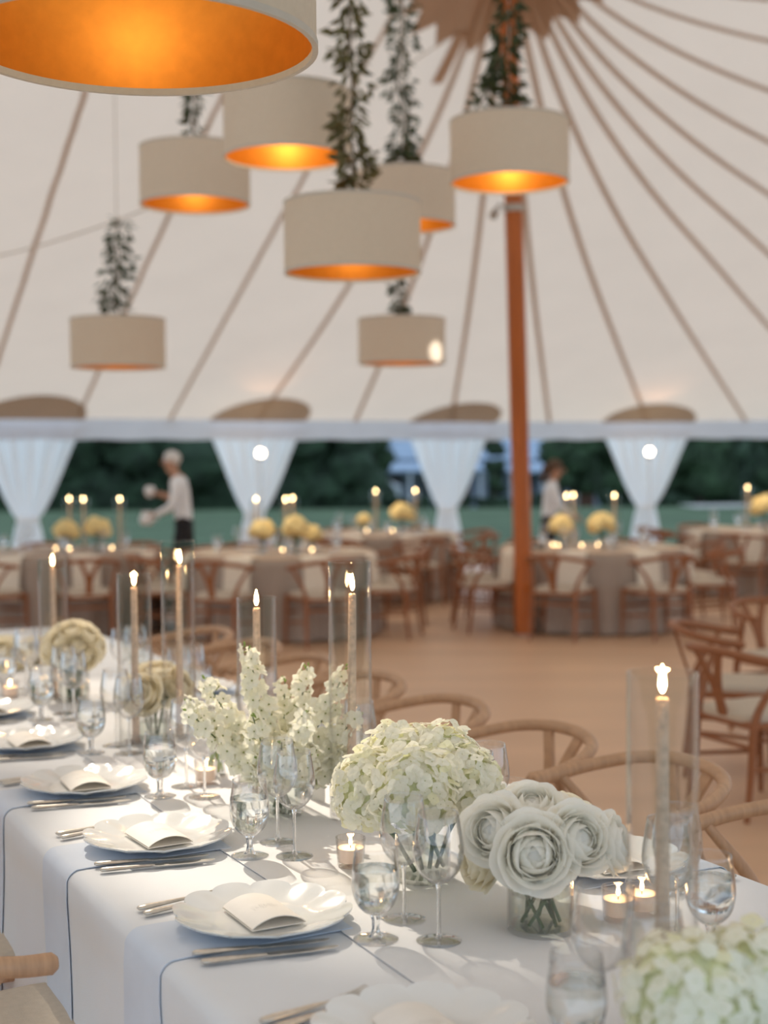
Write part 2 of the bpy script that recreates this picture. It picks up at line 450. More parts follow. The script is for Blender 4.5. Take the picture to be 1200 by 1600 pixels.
    for px in (45, 402, 705, 1012, 1360, -330):
        d = ray(px, 655); t = 5
        while inside(*UV((d.x * t, d.y * t))) > 0: t += 0.01
        p = Vector((d.x * t, d.y * t, 0)); nin, tn = patch(p)
        cur.append((p, nin, tn))
    # zigzag star around the pole top, and a loose strap
    b = MB(); vs = []; N = 32
    for i in range(6):
        rr = 0.1 + (i / 5) * 0.9
        for k in range(N):
            a = 2 * PI * k / N + 0.09; R = (0.98 if k % 2 else 0.80) * rr
            x = PTOP.x + R * math.cos(a); y = PTOP.y + R * math.sin(a); vs.append((x, y, canopy(x, y) - 0.03))
    b.add(vs, [(i * N + k, i * N + (k + 1) % N, (i + 1) * N + (k + 1) % N, (i + 1) * N + k) for i in range(5) for k in range(N)])
    link('peak_star', b.mesh('peak_star', 'star'), c)
    b = MB(); A = hit_canopy(722, 38); B = hit_canopy(682, 120)
    vs = []
    for k in range(6):
        p = A.lerp(B, k / 5); s = Vector((1, 0.35, 0)).normalized() * 0.06
        for q in (p - s, p + s): vs.append((q.x, q.y, canopy(q.x, q.y) - 0.05))
    b.add(vs, [(2 * k, 2 * k + 1, 2 * k + 3, 2 * k + 2) for k in range(5)])
    link('loose_strap', b.mesh('loose_strap', 'star'), c)
    return cur
CURTAINS = build_tent()

# floor and lawn
b = MB(); N = 96
ring = []
for k in range(N):
    a = 2 * PI * k / N; u, v = to_outline(OC[0] + 15 * math.cos(a), OC[1] + 12 * math.sin(a)); ring.append(WORLD(u, v))
vs = [(p.x, p.y, 0) for p in ring] + [(p.x, p.y, -0.06) for p in ring]
b.add(vs, [tuple(range(N)), tuple(range(2 * N - 1, N - 1, -1))] + [((k + 1) % N, k, N + k, N + (k + 1) % N) for k in range(N)])
tag(link('floor', b.mesh('floor', 'floor', False)), 'smooth light brown event floor under the tent', None, None, 'structure')
b = MB()
def lawn(i, j):
    x = -140 + 280 * i; y = -60 + 230 * j; d = max(0, y - 50)
    return (x, y, -0.06 - 0.04 * min(d, 130))
b.grid(lawn, 60, 47)
tag(link('ground', b.mesh('ground', 'lawn')), 'mown green lawn around the tent', None, None, 'structure')

# centre pole
root = thing('centre_pole', Matrix.Translation(POLE), 'tall varnished orange wooden pole holding up the tent peak', 'pole')
b = MB(); d = PTOP - POLE
b.tube([d * (k / 10) for k in range(11)], [0.085] * 9 + [0.08, 0.07], 20)
link('shaft', b.mesh('pole_shaft', 'pole'), root)
b = MB(); b.lathe([(0.0, 0.0), (0.105, 0.0), (0.105, 0.012), (0.0, 0.012)], 20)
link('base_plate', b.mesh('base_plate', 'steel'), root)
zc = 3.92; cx = d.x * zc / d.z
b = MB(); b.lathe([(0.088, -0.03), (0.094, -0.03), (0.094, 0.03), (0.088, 0.03)], 20, (cx, 0, zc), closed=True)
link('clamp', b.mesh('clamp', 'steel'), root)
b = MB(); b.tube([(cx - 0.08, -0.03, zc), (cx - 0.14, -0.06, zc + 0.03), (cx - 0.17, -0.08, zc - 0.05)], [0.012] * 3, 8)
b.tube([(cx - 0.17, -0.08, zc - 0.03), (cx - 0.20, -0.12, zc - 0.09)], [0.03, 0.038], 12)
link('pin_spot_head', b.mesh('pin_spot_head', 'steel'), root)

# ------------------------------------------------------------------ curtains at the side poles
def curtain(p, nin, tn, label):
    base = p - nin * 0.10
    mtx = Matrix(((tn.x, nin.x, 0, base.x), (tn.y, nin.y, 0, base.y), (0, 0, 1, 0), (0, 0, 0, 1)))
    o = thing('sheer_curtain', mtx, label, 'curtain', 'tied sheer curtains at the side poles')
    zt, zk = 2.17, 0.83
    def drape(i, j):
        t = j; z = zt + (zk - zt) * t
        w = 0.15 + 0.64 * (1 - t) ** 0.80 * (1 - 0.06 * math.sin(PI * t))
        x = (i - 0.5) * 2 * w
        amp = 0.035 + 0.02 * math.sin(PI * t)
        y = amp * math.sin(i * 2 * PI * 5 + .6 * math.sin(i * 9)) + 0.014 * math.sin(i * 2 * PI * 11 + 3 * t) - 0.05 * t
        return (x, y, z)
    b = MB(); b.grid(drape, 130, 22); link('drape', b.mesh('drape', 'sheer', True, 0), o)
    b = MB(); b.lathe([(0.155, -0.035), (0.165, 0.0), (0.155, 0.035)], 24, (0, -0.05, zk)); link('tieback', b.mesh('tieback', 'sheer'), o)
    def tail(i, j):
        z = zk - (zk - 0.02) * j; w = 0.14 + 0.16 * j ** 0.7
        return ((i - 0.5) * 2 * w, (0.04 + 0.03 * j) * math.sin(i * 2 * PI * 7) - 0.05, z)
    b = MB(); b.grid(tail, 90, 12); link('tail', b.mesh('tail', 'sheer', True, 0), o)
    return o
CLAB = ['white sheer tied curtain at the left edge of the picture', 'white sheer tied curtain behind the white haired man',
        'white sheer tied curtain just left of the tall orange pole', 'white sheer tied curtain on the right with a glowing bulb before it',
        'white sheer tied curtain beyond the right edge', 'white sheer tied curtain beyond the left edge']
for (p, nin, tn), lab in zip(CURTAINS, CLAB):
    curtain(p, nin, tn, lab)
    b = MB(); b.tube([(0, 0, 0), (0, 0, 2.26)], 0.035, 12)
b = None
for k, lab in ((1, 'glowing globe bulb on a thin stand before the second curtain'), (3, 'glowing globe bulb on a thin stand before the right curtain')):
    px = (407, 1015)[k == 3]; py = (708, 706)[k == 3]
    p, nin, tn = CURTAINS[k]; Y = p.y - 0.75; q = aty(px, py, Y)
    o = thing('globe_lamp', Matrix.Translation((q.x, q.y, 0)), lab, 'lamp', 'globe lamps at the side poles')
    b = MB(); b.blob((0, 0, q.z), 0.055, 16, 10); link('bulb', b.mesh('globe_bulb', 'bulb'), o)
    b = MB(); b.tube([(0, 0, 0.01), (0, 0, q.z - 0.05)], 0.009, 8); link('stand', b.mesh('globe_stand', 'trimtape'), o)
    b = MB(); b.lathe([(0.0, 0.0), (0.13, 0.0), (0.13, 0.012), (0.0, 0.016)], 20); link('base', b.mesh('globe_base', 'trimtape'), o)
    b = MB(); b.lathe([(0.02, 0), (0.028, 0.0), (0.034, 0.05), (0.026, 0.05), (0.02, 0)], 12, (0, 0, q.z - 0.10)); link('socket', b.mesh('globe_socket', 'steel'), o)
    up = aty(px + 18, 580, Y - 1.0)
    light('uplight', 'SPOT', (q.x + 0.05, q.y - 0.10, q.z + 0.08), 26, (1.0, 0.55, 0.32), target=(up.x, up.y, up.z), spot_size=math.radians(58), spot_blend=1.0, shadow_soft_size=0.04)

# ------------------------------------------------------------------ drum pendants and garlands
SD = 0.35; SH = 0.365
b = MB(); b.lathe([(SD, 0.0), (SD, SH)], 64); SHADE_OUT = b.mesh('shade', 'shade')
b = MB(); b.lathe([(SD - 0.006, 0.004), (SD - 0.006, SH - 0.004)], 64); SHADE_IN = b.mesh('gold_lining', 'gold')
b = MB(); b.lathe([(SD + 0.003, 0.0), (SD + 0.003, 0.014), (SD - 0.008, 0.014), (SD - 0.008, 0.0)], 64, closed=True); RIM_B = b.mesh('bottom_rim', 'trimtape')
b = MB(); b.lathe([(SD + 0.003, SH - 0.014), (SD + 0.003, SH), (SD - 0.008, SH), (SD - 0.008, SH - 0.014)], 64, closed=True); RIM_T = b.mesh('top_rim', 'trimtape')
b = MB()
for k in range(3):
    a = 2 * PI * k / 3; b.tube([(0.02 * math.cos(a), 0.02 * math.sin(a), SH - 0.02), ((SD - 0.006) * math.cos(a), (SD - 0.006) * math.sin(a), SH - 0.01)], 0.004, 6)
b.lathe([(0.0, SH - 0.03), (0.03, SH - 0.03), (0.03, SH), (0.0, SH)], 12)
SPIDER = b.mesh('fitter', 'steel')
b = MB(); b.blob((0, 0, SH - 0.10), (0.035, 0.035, 0.045), 12, 8); BULB = b.mesh('bulb', 'pendantbulb')
b = MB(); b.tube([(0, 0, SH), (0, 0, SH + 4)], 0.004, 6)
LAMPS = [(796, 287, 8.45, 'cream drum pendant in front of the tall orange pole', 3.6, 1.0),
         (551, 428, 7.34, 'large cream drum pendant low in the middle of the cluster', 1.5, 0.9),
         (305, 321, 9.15, 'cream drum pendant hanging left behind the brightest ones', 2.0, 0.8),
         (449, 248, 7.9, 'cream drum pendant with the brightest yellow glow, just below the huge one', 3.6, 1.0),
         (632, 354, 9.85, 'cream drum pendant half hidden behind the low middle one', 2.0, 0.9),
         (185, 575, 10.65, 'small grey looking drum pendant at far left under a short ivy', 1.0, 0.5),
         (628, 569, 11.5, 'smallest drum pendant with a bright patch on its side', 1.0, 0.5),
         (214, 78, 2.80, 'huge drum pendant cut off by the top left corner', 1.3, 1.0)]
LP = []
def garland(pts, n, spread, leaf, label, sz=0.06):
    n = int(n * 1.9)
    """a vine along a line of points, with leaves on small shoots"""
    P = [q for q in spline(pts, 8) if q.z < canopy(q.x, q.y) - .22]; o = Vector(P[-1])
    root = thing('ivy_garland', Matrix.Translation(o), label, 'garland', 'leafy garlands above the pendants')
    b = MB(); b.tube([p - o + Vector((U(-.006, .006), U(-.006, .006), 0)) for p in P], 0.006, 6); link('vine', b.mesh('vine', 'vine'), root)
    b = MB()
    def leafat(p, d, s):
        d = d.normalized(); side = d.cross(Vector((U(-1, 1), U(-1, 1), U(-1, 1)))).normalized(); nn = side.cross(d)
        q = [p, p + d * s * .45 + side * s * .26 + nn * s * .05, p + d * s, p + d * s * .45 - side * s * .26 + nn * s * .05, p + d * s * .5 - nn * s * .06]
        b.add(q, [(0, 1, 4), (1, 2, 4), (2, 3, 4), (3, 0, 4)])
    for k in range(n):
        t = rnd(); i = min(int(t * (len(P) - 1)), len(P) - 2); p = P[i].lerp(P[i + 1], rnd()) - o
        w = spread * (0.35 + 0.65 * abs(math.sin(3.1 * t * len(pts) + n))) * math.sqrt(rnd())
        a = U(0, 2 * PI); q = p + Vector((math.cos(a) * w, math.sin(a) * w, U(-.04, .04)))
        leafat(q, Vector((math.cos(a) * .7 + U(-.4, .4), math.sin(a) * .7 + U(-.4, .4), U(-1.0, .2))), sz * U(.8, 1.5))
    lo = link('leaves', b.mesh('leaves', leaf, False), root); lo['kind'] = 'stuff'
    return root
for px, py, Y, lab, en, k in LAMPS:
    p = aty(px, py, Y); LP.append(p)
    top = canopy(p.x, p.y)
    o = inst('drum_pendant', [('shade', SHADE_OUT, None, [('gold_lining', SHADE_IN), ('bottom_rim', RIM_B), ('top_rim', RIM_T)]), ('fitter', SPIDER), ('bulb', BULB)],
             Matrix.Translation(p), lab, 'lamp', 'drum pendants in the tent')
    b = MB(); b.tube([(0, 0, SH), (0, 0, top - p.z)], 0.004, 6); link('cord', b.mesh('cord', 'cable'), o)
    l = light('pendant_light', 'POINT', (p.x, p.y, p.z + SH - 0.16), en, (1.0, 0.76, 0.44), shadow_soft_size=0.03)
def px_path(pts, Y): return [aty(x, y, Y) for x, y in pts]
garland(px_path([(552, -120), (548, -40), (545, 60), (552, 140), (548, 210), (556, 262), (551, 290)], 7.34), 230, 0.085, 'oliveleaf', 'olive green garland hanging down to the low middle pendant')
garland(px_path([(620, -120), (626, -20), (628, 60), (622, 130), (634, 190), (628, 235), (632, 252)], 9.85), 230, 0.10, 'leaf', 'dark ivy garland hanging straight above the half hidden pendant')
garland(px_path([(802, -120), (800, -40), (796, 20), (788, 90), (792, 130), (798, 165), (796, 178)], 8.45), 190, 0.09, 'leaf', 'ivy garland hanging along the orange pole above its pendant')
garland(px_path([(788, 80), (775, 112), (762, 140), (742, 176)], 8.40), 45, 0.05, 'leaf', 'short ivy branch trailing left beside the orange pole')
garland(px_path([(296, 60), (302, 130), (306, 160), (301, 190), (304, 216)], 9.15), 34, 0.05, 'leaf', 'thin ivy garland below the rim of the huge pendant')
garland(px_path([(186, 345), (182, 385), (187, 420), (176, 455), (184, 490)], 10.65), 120, 0.11, 'leaf', 'short ivy garland above the small pendant at far left')
garland(px_path([(622, 380), (624, 430), (620, 455), (628, 480), (628, 492)], 11.5), 70, 0.07, 'leaf', 'short ivy garland showing below the low middle pendant')
for pts, lab in (([(-60, 412), (65, 383), (220, 330), (430, 236), (700, 60)], 'thin pale cable rising from the left edge towards the pendants'),):
    P = spline(px_path(pts, 10.66), 8); o = P[0]
    b = MB(); b.tube([q - o for q in P], 0.006, 6)
    tag(link('support_cable', b.mesh('support_cable', 'cable'), None, Matrix.Translation(o)), lab, 'cable')
# pin spot that catches the smallest pendant
q = LP[6] + Vector((0.27, -0.22, 0.08))
light('pin_spot_light', 'SPOT', (3.2, 8.6, 3.3), 900, (1.0, 0.9, 0.76), target=q, spot_size=math.radians(2.6), spot_blend=0.4, shadow_soft_size=0.02)

# ------------------------------------------------------------------ wishbone chair
def chair_kit(wood):
    kit = []
    rail = spline([(-.280, .045, .690), (-.287, -.03, .698), (-.272, -.13, .716), (-.20, -.245, .742), (-.075, -.295, .757), (.075, -.295, .757), (.20, -.245, .742), (.272, -.13, .716), (.287, -.03, .698), (.280, .045, .690)], 5)
    n = len(rail); R = lerp_list([.0215, .020, .0195, .020, .0195, .020, .0215], n); 
    rail = [rail[0] + Vector((0, .012, 0))] + rail + [rail[-1] + Vector((0, .012, 0))]; R = [.012] + R + [.012]
    b = MB(); b.tube(rail, R, 10); kit.append(('top_rail', b.mesh('top_rail', wood)))
    for s in (-1, 1):
        b = MB(); P = spline([(s * .213, -.235, 0.0), (s * .206, -.205, .22), (s * .205, -.188, .43), (s * .225, -.135, .56), (s * .278, -.045, .690)], 5)
        b.tube(P, lerp_list([.0135, .018, .020, .017, .013], len(P)), 10); kit.append(('leg', b.mesh('rear_leg', wood)))
        b = MB(); P = spline([(s * .250, .222, 0.0), (s * .246, .212, .22), (s * .242, .205, .445)], 5)
        b.tube(P, lerp_list([.013, .018, .020], len(P)), 10); kit.append(('leg', b.mesh('front_leg', wood)))
        b = MB(); b.tube([(s * .205, -.19, .425), (s * .242, .205, .425)], .017, 8, flat=.7); kit.append(('seat_rail', b.mesh('side_rail', wood)))
        b = MB(); b.tube([(s * .206, -.205, .235), (s * .246, .212, .20)], [.010, .011], 8); kit.append(('stretcher', b.mesh('side_stretcher', wood)))
    for y, w, z in ((.205, .242, .425), (-.19, .205, .425)):
        b = MB(); b.tube([(-w, y, z), (w, y, z)], .019, 8, flat=.65); kit.append(('seat_rail', b.mesh('cross_rail', wood)))
    for y, w, z in ((.214, .245, .29), (-.205, .205, .33)):
        b = MB(); b.tube([(-w, y, z), (w, y, z)], .011, 8); kit.append(('stretcher', b.mesh('cross_stretcher', wood)))
    half = [(.034, .425), (.028, .52), (.036, .585), (.062, .66), (.105, .752), (.066, .757), (.034, .69), (.012, .64)]
    poly = half + [(0, .618)] + [(-x, z) for x, z in reversed(half)]
    lean = lambda x, y, z: (x, y - .19 - (z - .425) * .32, z)
    b = MB(); b.prism(poly, -.007, .007, fn=lean); kit.append(('splat', b.mesh('splat', wood, False)))
    def cush(i, j):
        a = 2 * PI * i; r = min(1, j * 1.25)
        ca, sa = math.cos(a), math.sin(a); e = 0.35
        x = math.copysign(abs(ca) ** e, ca); y = math.copysign(abs(sa) ** e, sa)
        wx = .232 if y > 0 else .215
        z = .487 - .018 * r ** 4 if j <= .8 else .469 - (j - .8) / .2 * .034
        return (x * r * (.222 + .02 * y), y * r * .212 + .008, z)
    b = MB(); b.grid(cush, 32, 11, True); kit.append(('seat', b.mesh('seat', 'cushion', True, 0)))
    return kit
CHAIR = chair_kit('wood'); CHAIRP = chair_kit('woodpale')
def chair(kit, x, y, facing, label, group):
    """facing: direction the sitter looks"""
    rz = math.atan2(facing.y, facing.x) - PI / 2
    return inst('wishbone_chair', kit, at((x, y, 0), rz), label, 'chair', group)

# ------------------------------------------------------------------ the long table
S0, S1, TW = -1.35, 5.1, 1.22
MT = Matrix(((E2.x, E1.x, 0, T0.x), (E2.y, E1.y, 0, T0.y), (0, 0, 1, 0), (0, 0, 0, 1)))   # local x = across, y = along
t = thing('long_table', MT, 'long banquet table hidden under the white cloth in front', 'table')
b = MB(); b.box((TW / 2, (S0 + S1) / 2, TZ - 0.022), (TW - 0.03, S1 - S0 - 0.03, 0.03)); link('table_top', b.mesh('table_top', 'woodpale', False), t)
for x in (.12, TW - .12):
    for y in (S0 + .2, (S0 + S1) / 2, S1 - .2):
        b = MB(); b.box((x, y, .361), (.05, .05, .722)); link('leg', b.mesh('leg', 'woodpale', False), t)
PROF = []        # cloth section from the left hem over the top to the right hem: (across, z)
for z in (0.03, .15, .3, .45, .6, .70): PROF.append((-0.012 - 0.05 * (1 - z / .74), z))
for k in range(1, 6):
    a = PI / 2 * k / 6; PROF.append((-0.012 + .03 * (1 - math.cos(a)), TZ - .034 + .03 * math.sin(a) + .004))
left = list(PROF)
sect = left + [(x, TZ) for x in (.03, .3, .61, .92, TW - .03)] + [(TW - x, z) for x, z in reversed(left)]
def fold(y, z, ph=0):
    a = max(0, (TZ - .03 - z) / TZ)
    return a * (.020 * math.sin(y * 7.3 + ph) + .014 * math.sin(y * 12.1 + 1.3 + ph) + .006 * math.sin(y * 29))
ns = 150
def clothfn(i, j):
    y = S0 - .01 + (S1 - S0 + .02) * i; x, z = sect[round(j * (len(sect) - 1))]
    x += -fold(y, z) if x < .3 else (fold(y, z, 2.0) if x > .9 else 0)
    return (x, y, z)
b = MB(); b.sheet(clothfn, ns, len(sect), -0.001)
for y, sg in ((S0 - .012, -1), (S1 + .012, 1)):
    b.grid(lambda i, j: (TW * i, y + sg * (.03 * j + .015 * j * math.sin(i * 22)), TZ - .002 - (TZ - .03) * j), 40, 8)
CLOTH = tag(link('tablecloth', b.mesh('tablecloth', 'linen', True, 0), None, MT), 'floor length white linen cloth on the long front table', 'tablecloth')
b = MB()
RW0, RW1 = .33, .89
def run(i, j):
    y = S0 + .005 + (S1 - S0 - .01) * i
    return (RW0 + (RW1 - RW0) * j + .004 * math.sin(y * 5), y, TZ + .0028 + .0003 * math.sin(y * 9 + j * 5))
b.sheet(run, 120, 16, .0010)
tag(link('table_runner', b.mesh('table_runner', 'runner', True, 60), None, MT), 'wide white runner laid down the middle of the long table', 'runner')

# napkins that run from under each plate over the edge
def napkin_mesh(s, side=1):
    path = [(.355, TZ + .0052), (.30, TZ + .005), (.2, TZ + .004), (.1, TZ + .004), (.035, TZ + .004)]
    for k in range(5, 0, -1):
        a = PI / 2 * k / 6; path.append((-0.012 + .03 * (1 - math.cos(a)) - .004 * math.cos(a), TZ - .030 + .03 * math.sin(a) + .004 * math.sin(a)))
    for z in (.70, .65, .6, .55, .5, .45, .4, .36, .32): path.append((-0.012 - .05 * (1 - z / .74) - .005, z))
    n = len(path)
    def fn(i, j):
        x, z = path[round(j * (n - 1))]
        hang = max(0, TZ - .03 - z); y = -.105 + .20 * i - hang * (.42 - .16 * i)
        ya = s + y * side
        if x < .03: x -= fold(ya, z) if side == 1 else fold(ya, z, 2.0)
        return (x, y, z)
    b = MB(); b.sheet(fn, 12, n, .0016); return b.mesh('napkin', 'napkin', True, 60)
# scalloped plate
def plate_mesh():
    def fn(a, r, th=0):
        sc = abs(math.cos(a * 6)) ** .55
        R = r * (1 + (.075 * sc - .05) * (r / .16) ** 4)
        rr = r / .16
        z = .004 if rr < .55 else .004 + .020 * ((rr - .55) / .45) ** 1.25 + .006 * (sc - .6) * ((rr - .55) / .45) ** 2
        z += .0022 * math.cos(a * 12) * max(0, (rr - .55) / .45) * (1 - max(0, (rr - .9) / .1))
        return (R * math.cos(a), R * math.sin(a), z - th)
    b = MB(); n = 144; rs = [.0005, .03, .06, .085, .093, .105, .118, .13, .14, .148, .154, .158, .16]
    vs = [fn(2 * PI * k / n, r) for r in rs for k in range(n)] + [fn(2 * PI * k / n, r, .0035) for r in reversed(rs) for k in range(n)]
    m = len(rs) * 2
    b.add(vs, [(i * n + k, i * n + (k + 1) % n, (i + 1) * n + (k + 1) % n, (i + 1) * n + k) for i in range(m - 1) for k in range(n)])
    return b.mesh('plate', 'china', True, 80)
PLATE = plate_mesh()
def card_kit():
    def arch(i, j):
        x = -.075 + .15 * j; y = -.052 + .104 * i
        return (x, y, .006 + .017 * math.sin(PI * i) ** .8)
    b = MB(); b.sheet(arch, 14, 4, .0012); c = b.mesh('arched_card', 'paper', True, 60)
    b = MB(); b.box((0, 0, .004), (.15, .106, .0015)); back = b.mesh('card_back', 'paper', False)
    b = MB(); P = []
    for k in range(60):
        t = k / 59; P.append(Vector((-.008 + .010 * math.sin(k * 1.3) * (1 - .4 * math.sin(k * .31)), -.025 + .05 * t, 0)))
    for p in P: p.z = .0067 + .017 * math.sin(PI * (p.y + .052) / .104) ** .8
    b.tube(P, .00055, 4); ink = b.mesh('script_line', 'ink')
    return [('arched_card', c, None, [('script_line', ink)]), ('card_back', back)]
CARD = card_kit()
# cutlery, lying along +x (handle at x = 0, tip towards +x)
def cut_kit(kind):
    b = MB(); P = [(0, 0, .006), (.004, 0, .006), (.02, 0, .006), (.06, 0, .006), (.10, 0, .006), (.115, 0, .006)]
    b.tube(P, [.004, .0085, .0095, .0075, .006, .0045], 10, flat=.5, up=(0, 1, 0)); h = b.mesh('handle', 'silver')
    b = MB()
    if kind == 'knife':
        poly = [(.11, -.004), (.12, -.009), (.19, -.010), (.235, -.004), (.245, .003), (.235, .006), (.12, .006), (.11, .004)]
        b.prism(poly, .0045, .0065, fn=lambda x, y, z: (x, z, y)); hd = b.mesh('blade', 'silver', False); nm = 'blade'
    elif kind == 'fork':
        b.tube([(.11, 0, .006), (.14, 0, .007), (.155, 0, .006)], [.0035, .004, .011], 8, flat=.4, up=(0, 1, 0))
        for q in (-.009, -.003, .003, .009): b.tube([(.153, q, .006), (.175, q, .007), (.205, q, .013)], [.0016, .0016, .0008], 6)
        hd = b.mesh('tines', 'silver'); nm = 'tines'
    else:
        b.tube([(.11, 0, .006), (.14, 0, .008), (.15, 0, .007), (.165, 0, .005), (.185, 0, .005), (.2, 0, .008)], [.0035, .005, .013, .019, .018, .004], 12, flat=.35, up=(0, 1, 0))
        hd = b.mesh('bowl', 'silver'); nm = 'bowl'
    return [('handle', h), (nm, hd)]
KNIFE = cut_kit('knife'); FORK = cut_kit('fork'); SPOON = cut_kit('spoon')

# glasses
def shell(outer, th, n=32):
    """closed thin shell from an outer profile going up to the rim"""
    inner = [(max(r - th, .0005), z + (th if k == 0 else 0)) for k, (r, z) in enumerate(outer)]
    return [p for p in outer] + [((outer[-1][0] + inner[-1][0]) / 2, outer[-1][1] + th * .5)] + list(reversed(inner))
def smooth_prof(pts, n=5): return [(p.x, p.y) for p in spline([(a, c, 0) for a, c in pts], n)]
def wine_kit():
    pr = smooth_prof([(.0025, .103), (.016, .107), (.034, .123), (.0445, .150), (.0452, .172), (.041, .203), (.0362, .232)], 4)
    b = MB(); b.lathe(shell(pr, .0011), 32); bowl = b.mesh('bowl', 'glass', True, 0)
    b = MB(); b.lathe([(.0008, .106), (.0055, .102), (.0036, .092), (.0032, .05), (.0036, .015), (.007, .006), (.0008, .004)], 14); st = b.mesh('stem', 'stemglass', True, 0)
    b = MB(); b.lathe([(.001, .0066), (.012, .0055), (.03, .0026), (.040, .0018), (.041, .001), (.040, .0004), (.001, .0004)], 32); ft = b.mesh('foot', 'glass', True, 0)
    return [('bowl', bowl), ('stem', st), ('foot', ft)]
def goblet_kit(level=.128):
    pr = smooth_prof([(.003, .044), (.020, .050), (.036, .068), (.0432, .093), (.0425, .12), (.0395, .145), (.0368, .168)], 4)
    b = MB(); b.lathe(shell(pr, .0013), 32); bowl = b.mesh('bowl', 'glass', True, 0)
    b = MB(); b.lathe([(.0008, .049), (.011, .047), (.0075, .036), (.0065, .022), (.009, .010), (.016, .005), (.001, .003)], 16); st = b.mesh('stem', 'stemglass', True, 0)
    b = MB(); b.lathe([(.001, .008), (.016, .006), (.032, .003), (.0405, .0018), (.041, .001), (.040, .0004), (.001, .0004)], 32); ft = b.mesh('foot', 'glass', True, 0)
    wp = [(r - .0016, z + .001) for r, z in pr if z < level]; wp = [(.0005, wp[0][1] + .001)] + wp[1:]
    rl = np.interp(level, [z for r, z in pr], [r for r, z in pr]) - .0016
    wp += [(rl, level), (rl * .6, level), (.0005, level)]
    b = MB(); b.lathe(wp, 32); wa = b.mesh('water', 'water', True, 60)
    return [('bowl', bowl), ('stem', st), ('foot', ft), ('water', wa)]
WINE = wine_kit(); GOB = goblet_kit()
LAY = TZ + .0036
def on(s, w, rz=0, z=LAY): return at(tp(s, w, z), ANG + rz)

PITCHS = .6198; PL0 = 0.118
near_names = {-1: 'the shaded plate at the bottom edge', 0: 'the nearest whole plate', 1: 'the second whole plate', 2: 'the third whole plate',
              3: 'the plate cut by the left edge', 4: 'the fifth plate from the front', 5: 'the sixth plate from the front'}
for k in range(-1, 6):
    s = PL0 + PITCHS * k; nm = near_names[k]
    if k == 2: s -= .01
    m = MT @ Matrix.Translation((0, s, 0))
    tag(link('napkin', napkin_mesh(s), None, m), 'pale blue napkin hanging over the edge from under ' + nm, 'napkin', 'napkins along the left table edge')
    pl = tag(link('scalloped_plate', PLATE, None, on(s, .220, U(-.1, .1), TZ + .0092) @ Matrix.Scale(1.02, 4)), 'glossy white scalloped plate, ' + nm.replace('the ', '', 1).replace('plate', 'one') + ' along the left side', 'plate', 'scalloped plates on the left side')
    if k != -1 or True:
        inst('menu_card', CARD, at(tp(s, .222, TZ + .0152), ANG + PI / 2 + (.0, .06, -.06)[k % 3]), 'folded cream place card with script lying on ' + nm, 'card', 'place cards on the left side')
    inst('table_knife', KNIFE, on(s - .107, .045, -.20, TZ + .0045), 'silver knife nearest to ' + nm + ', on its near side', 'knife', 'knives on the left side')
    inst('butter_knife', KNIFE, on(s - .150, .045, -.165, TZ + .0025), 'outer silver knife on the near side of ' + nm, 'knife', 'outer knives on the left side')
    inst('fork', FORK, on(s + .182, .037, .17, TZ + .0025), 'outer silver fork on the far side of ' + nm, 'fork', 'outer forks on the left side')
    inst('dinner_fork', FORK, on(s + .147, .038, .20, TZ + .0025), 'inner silver fork tucked by the rim of ' + nm, 'fork', 'inner forks on the left side')
    js, jw = U(-.012, .012), U(-.01, .01)
    inst('water_goblet', GOB, on(s - .178 + js, .372 + jw, U(0, 6)), 'stemmed goblet of water beside ' + nm, 'glass', 'water goblets on the left side')
    inst('wine_glass', WINE, on(s - .232 + jw, .460 + js, U(0, 6)), 'nearer wine glass of the pair beside ' + nm, 'glass', 'front wine glasses on the left side')
    inst('wine_glass', WINE, on(s - .106 + js, .468 + jw, U(0, 6)), 'farther wine glass of the pair beside ' + nm, 'glass', 'rear wine glasses on the left side')
far_names = {-2: 'hidden beyond the lower right corner', -1: 'at the right edge', 0: 'behind the white roses', 1: 'behind the hydrangea dome', 2: 'behind the delphinium', 3: 'behind the cream roses', 4: 'at the far left end', 5: 'at the far end of the table'}
for k in range(-1, 5):
    s = .10 + .65 * k; nm = far_names[k]
    pl = tag(link('scalloped_plate', PLATE, None, on(s, TW - .228, U(-.1, .1), TZ + .0092)), 'white scalloped plate across the table, ' + nm, 'plate', 'scalloped plates on the right side')
    inst('menu_card', CARD, at(tp(s, TW - .228, TZ + .0152), ANG - PI / 2 - .1), 'folded cream place card across the table, ' + nm, 'card', 'place cards on the right side')
    mm = MT @ Matrix.Translation((TW, s, 0)) @ Matrix.Rotation(PI, 4, 'Z')
    tag(link('napkin', napkin_mesh(s, -1), None, mm), 'pale blue napkin on the chair side of the table, ' + nm, 'napkin', 'napkins along the right table edge')
    inst('table_knife', KNIFE, on(s + .15, TW - .045, PI - .18, TZ + .0035), 'silver knife on the right table side, ' + nm, 'knife', 'knives on the right side')
    inst('dinner_fork', FORK, on(s - .17, TW - .037, PI + .18, TZ + .003), 'silver fork on the right table side, ' + nm, 'fork', 'forks on the right side')
    inst('water_goblet', GOB, on(s + .165, .885 - .03, U(0, 6)), 'goblet of water on the far table side, ' + nm, 'glass', 'water goblets on the right side')
    inst('wine_glass', WINE, on(s + .262, .91 - .05, U(0, 6)), 'wine glass farther back on the far side, ' + nm, 'glass', 'rear wine glasses on the right side')
    inst('wine_glass', WINE, on(s + .20, .79, U(0, 6)), 'wine glass nearer the flowers on the far side, ' + nm, 'glass', 'inner wine glasses on the right side')

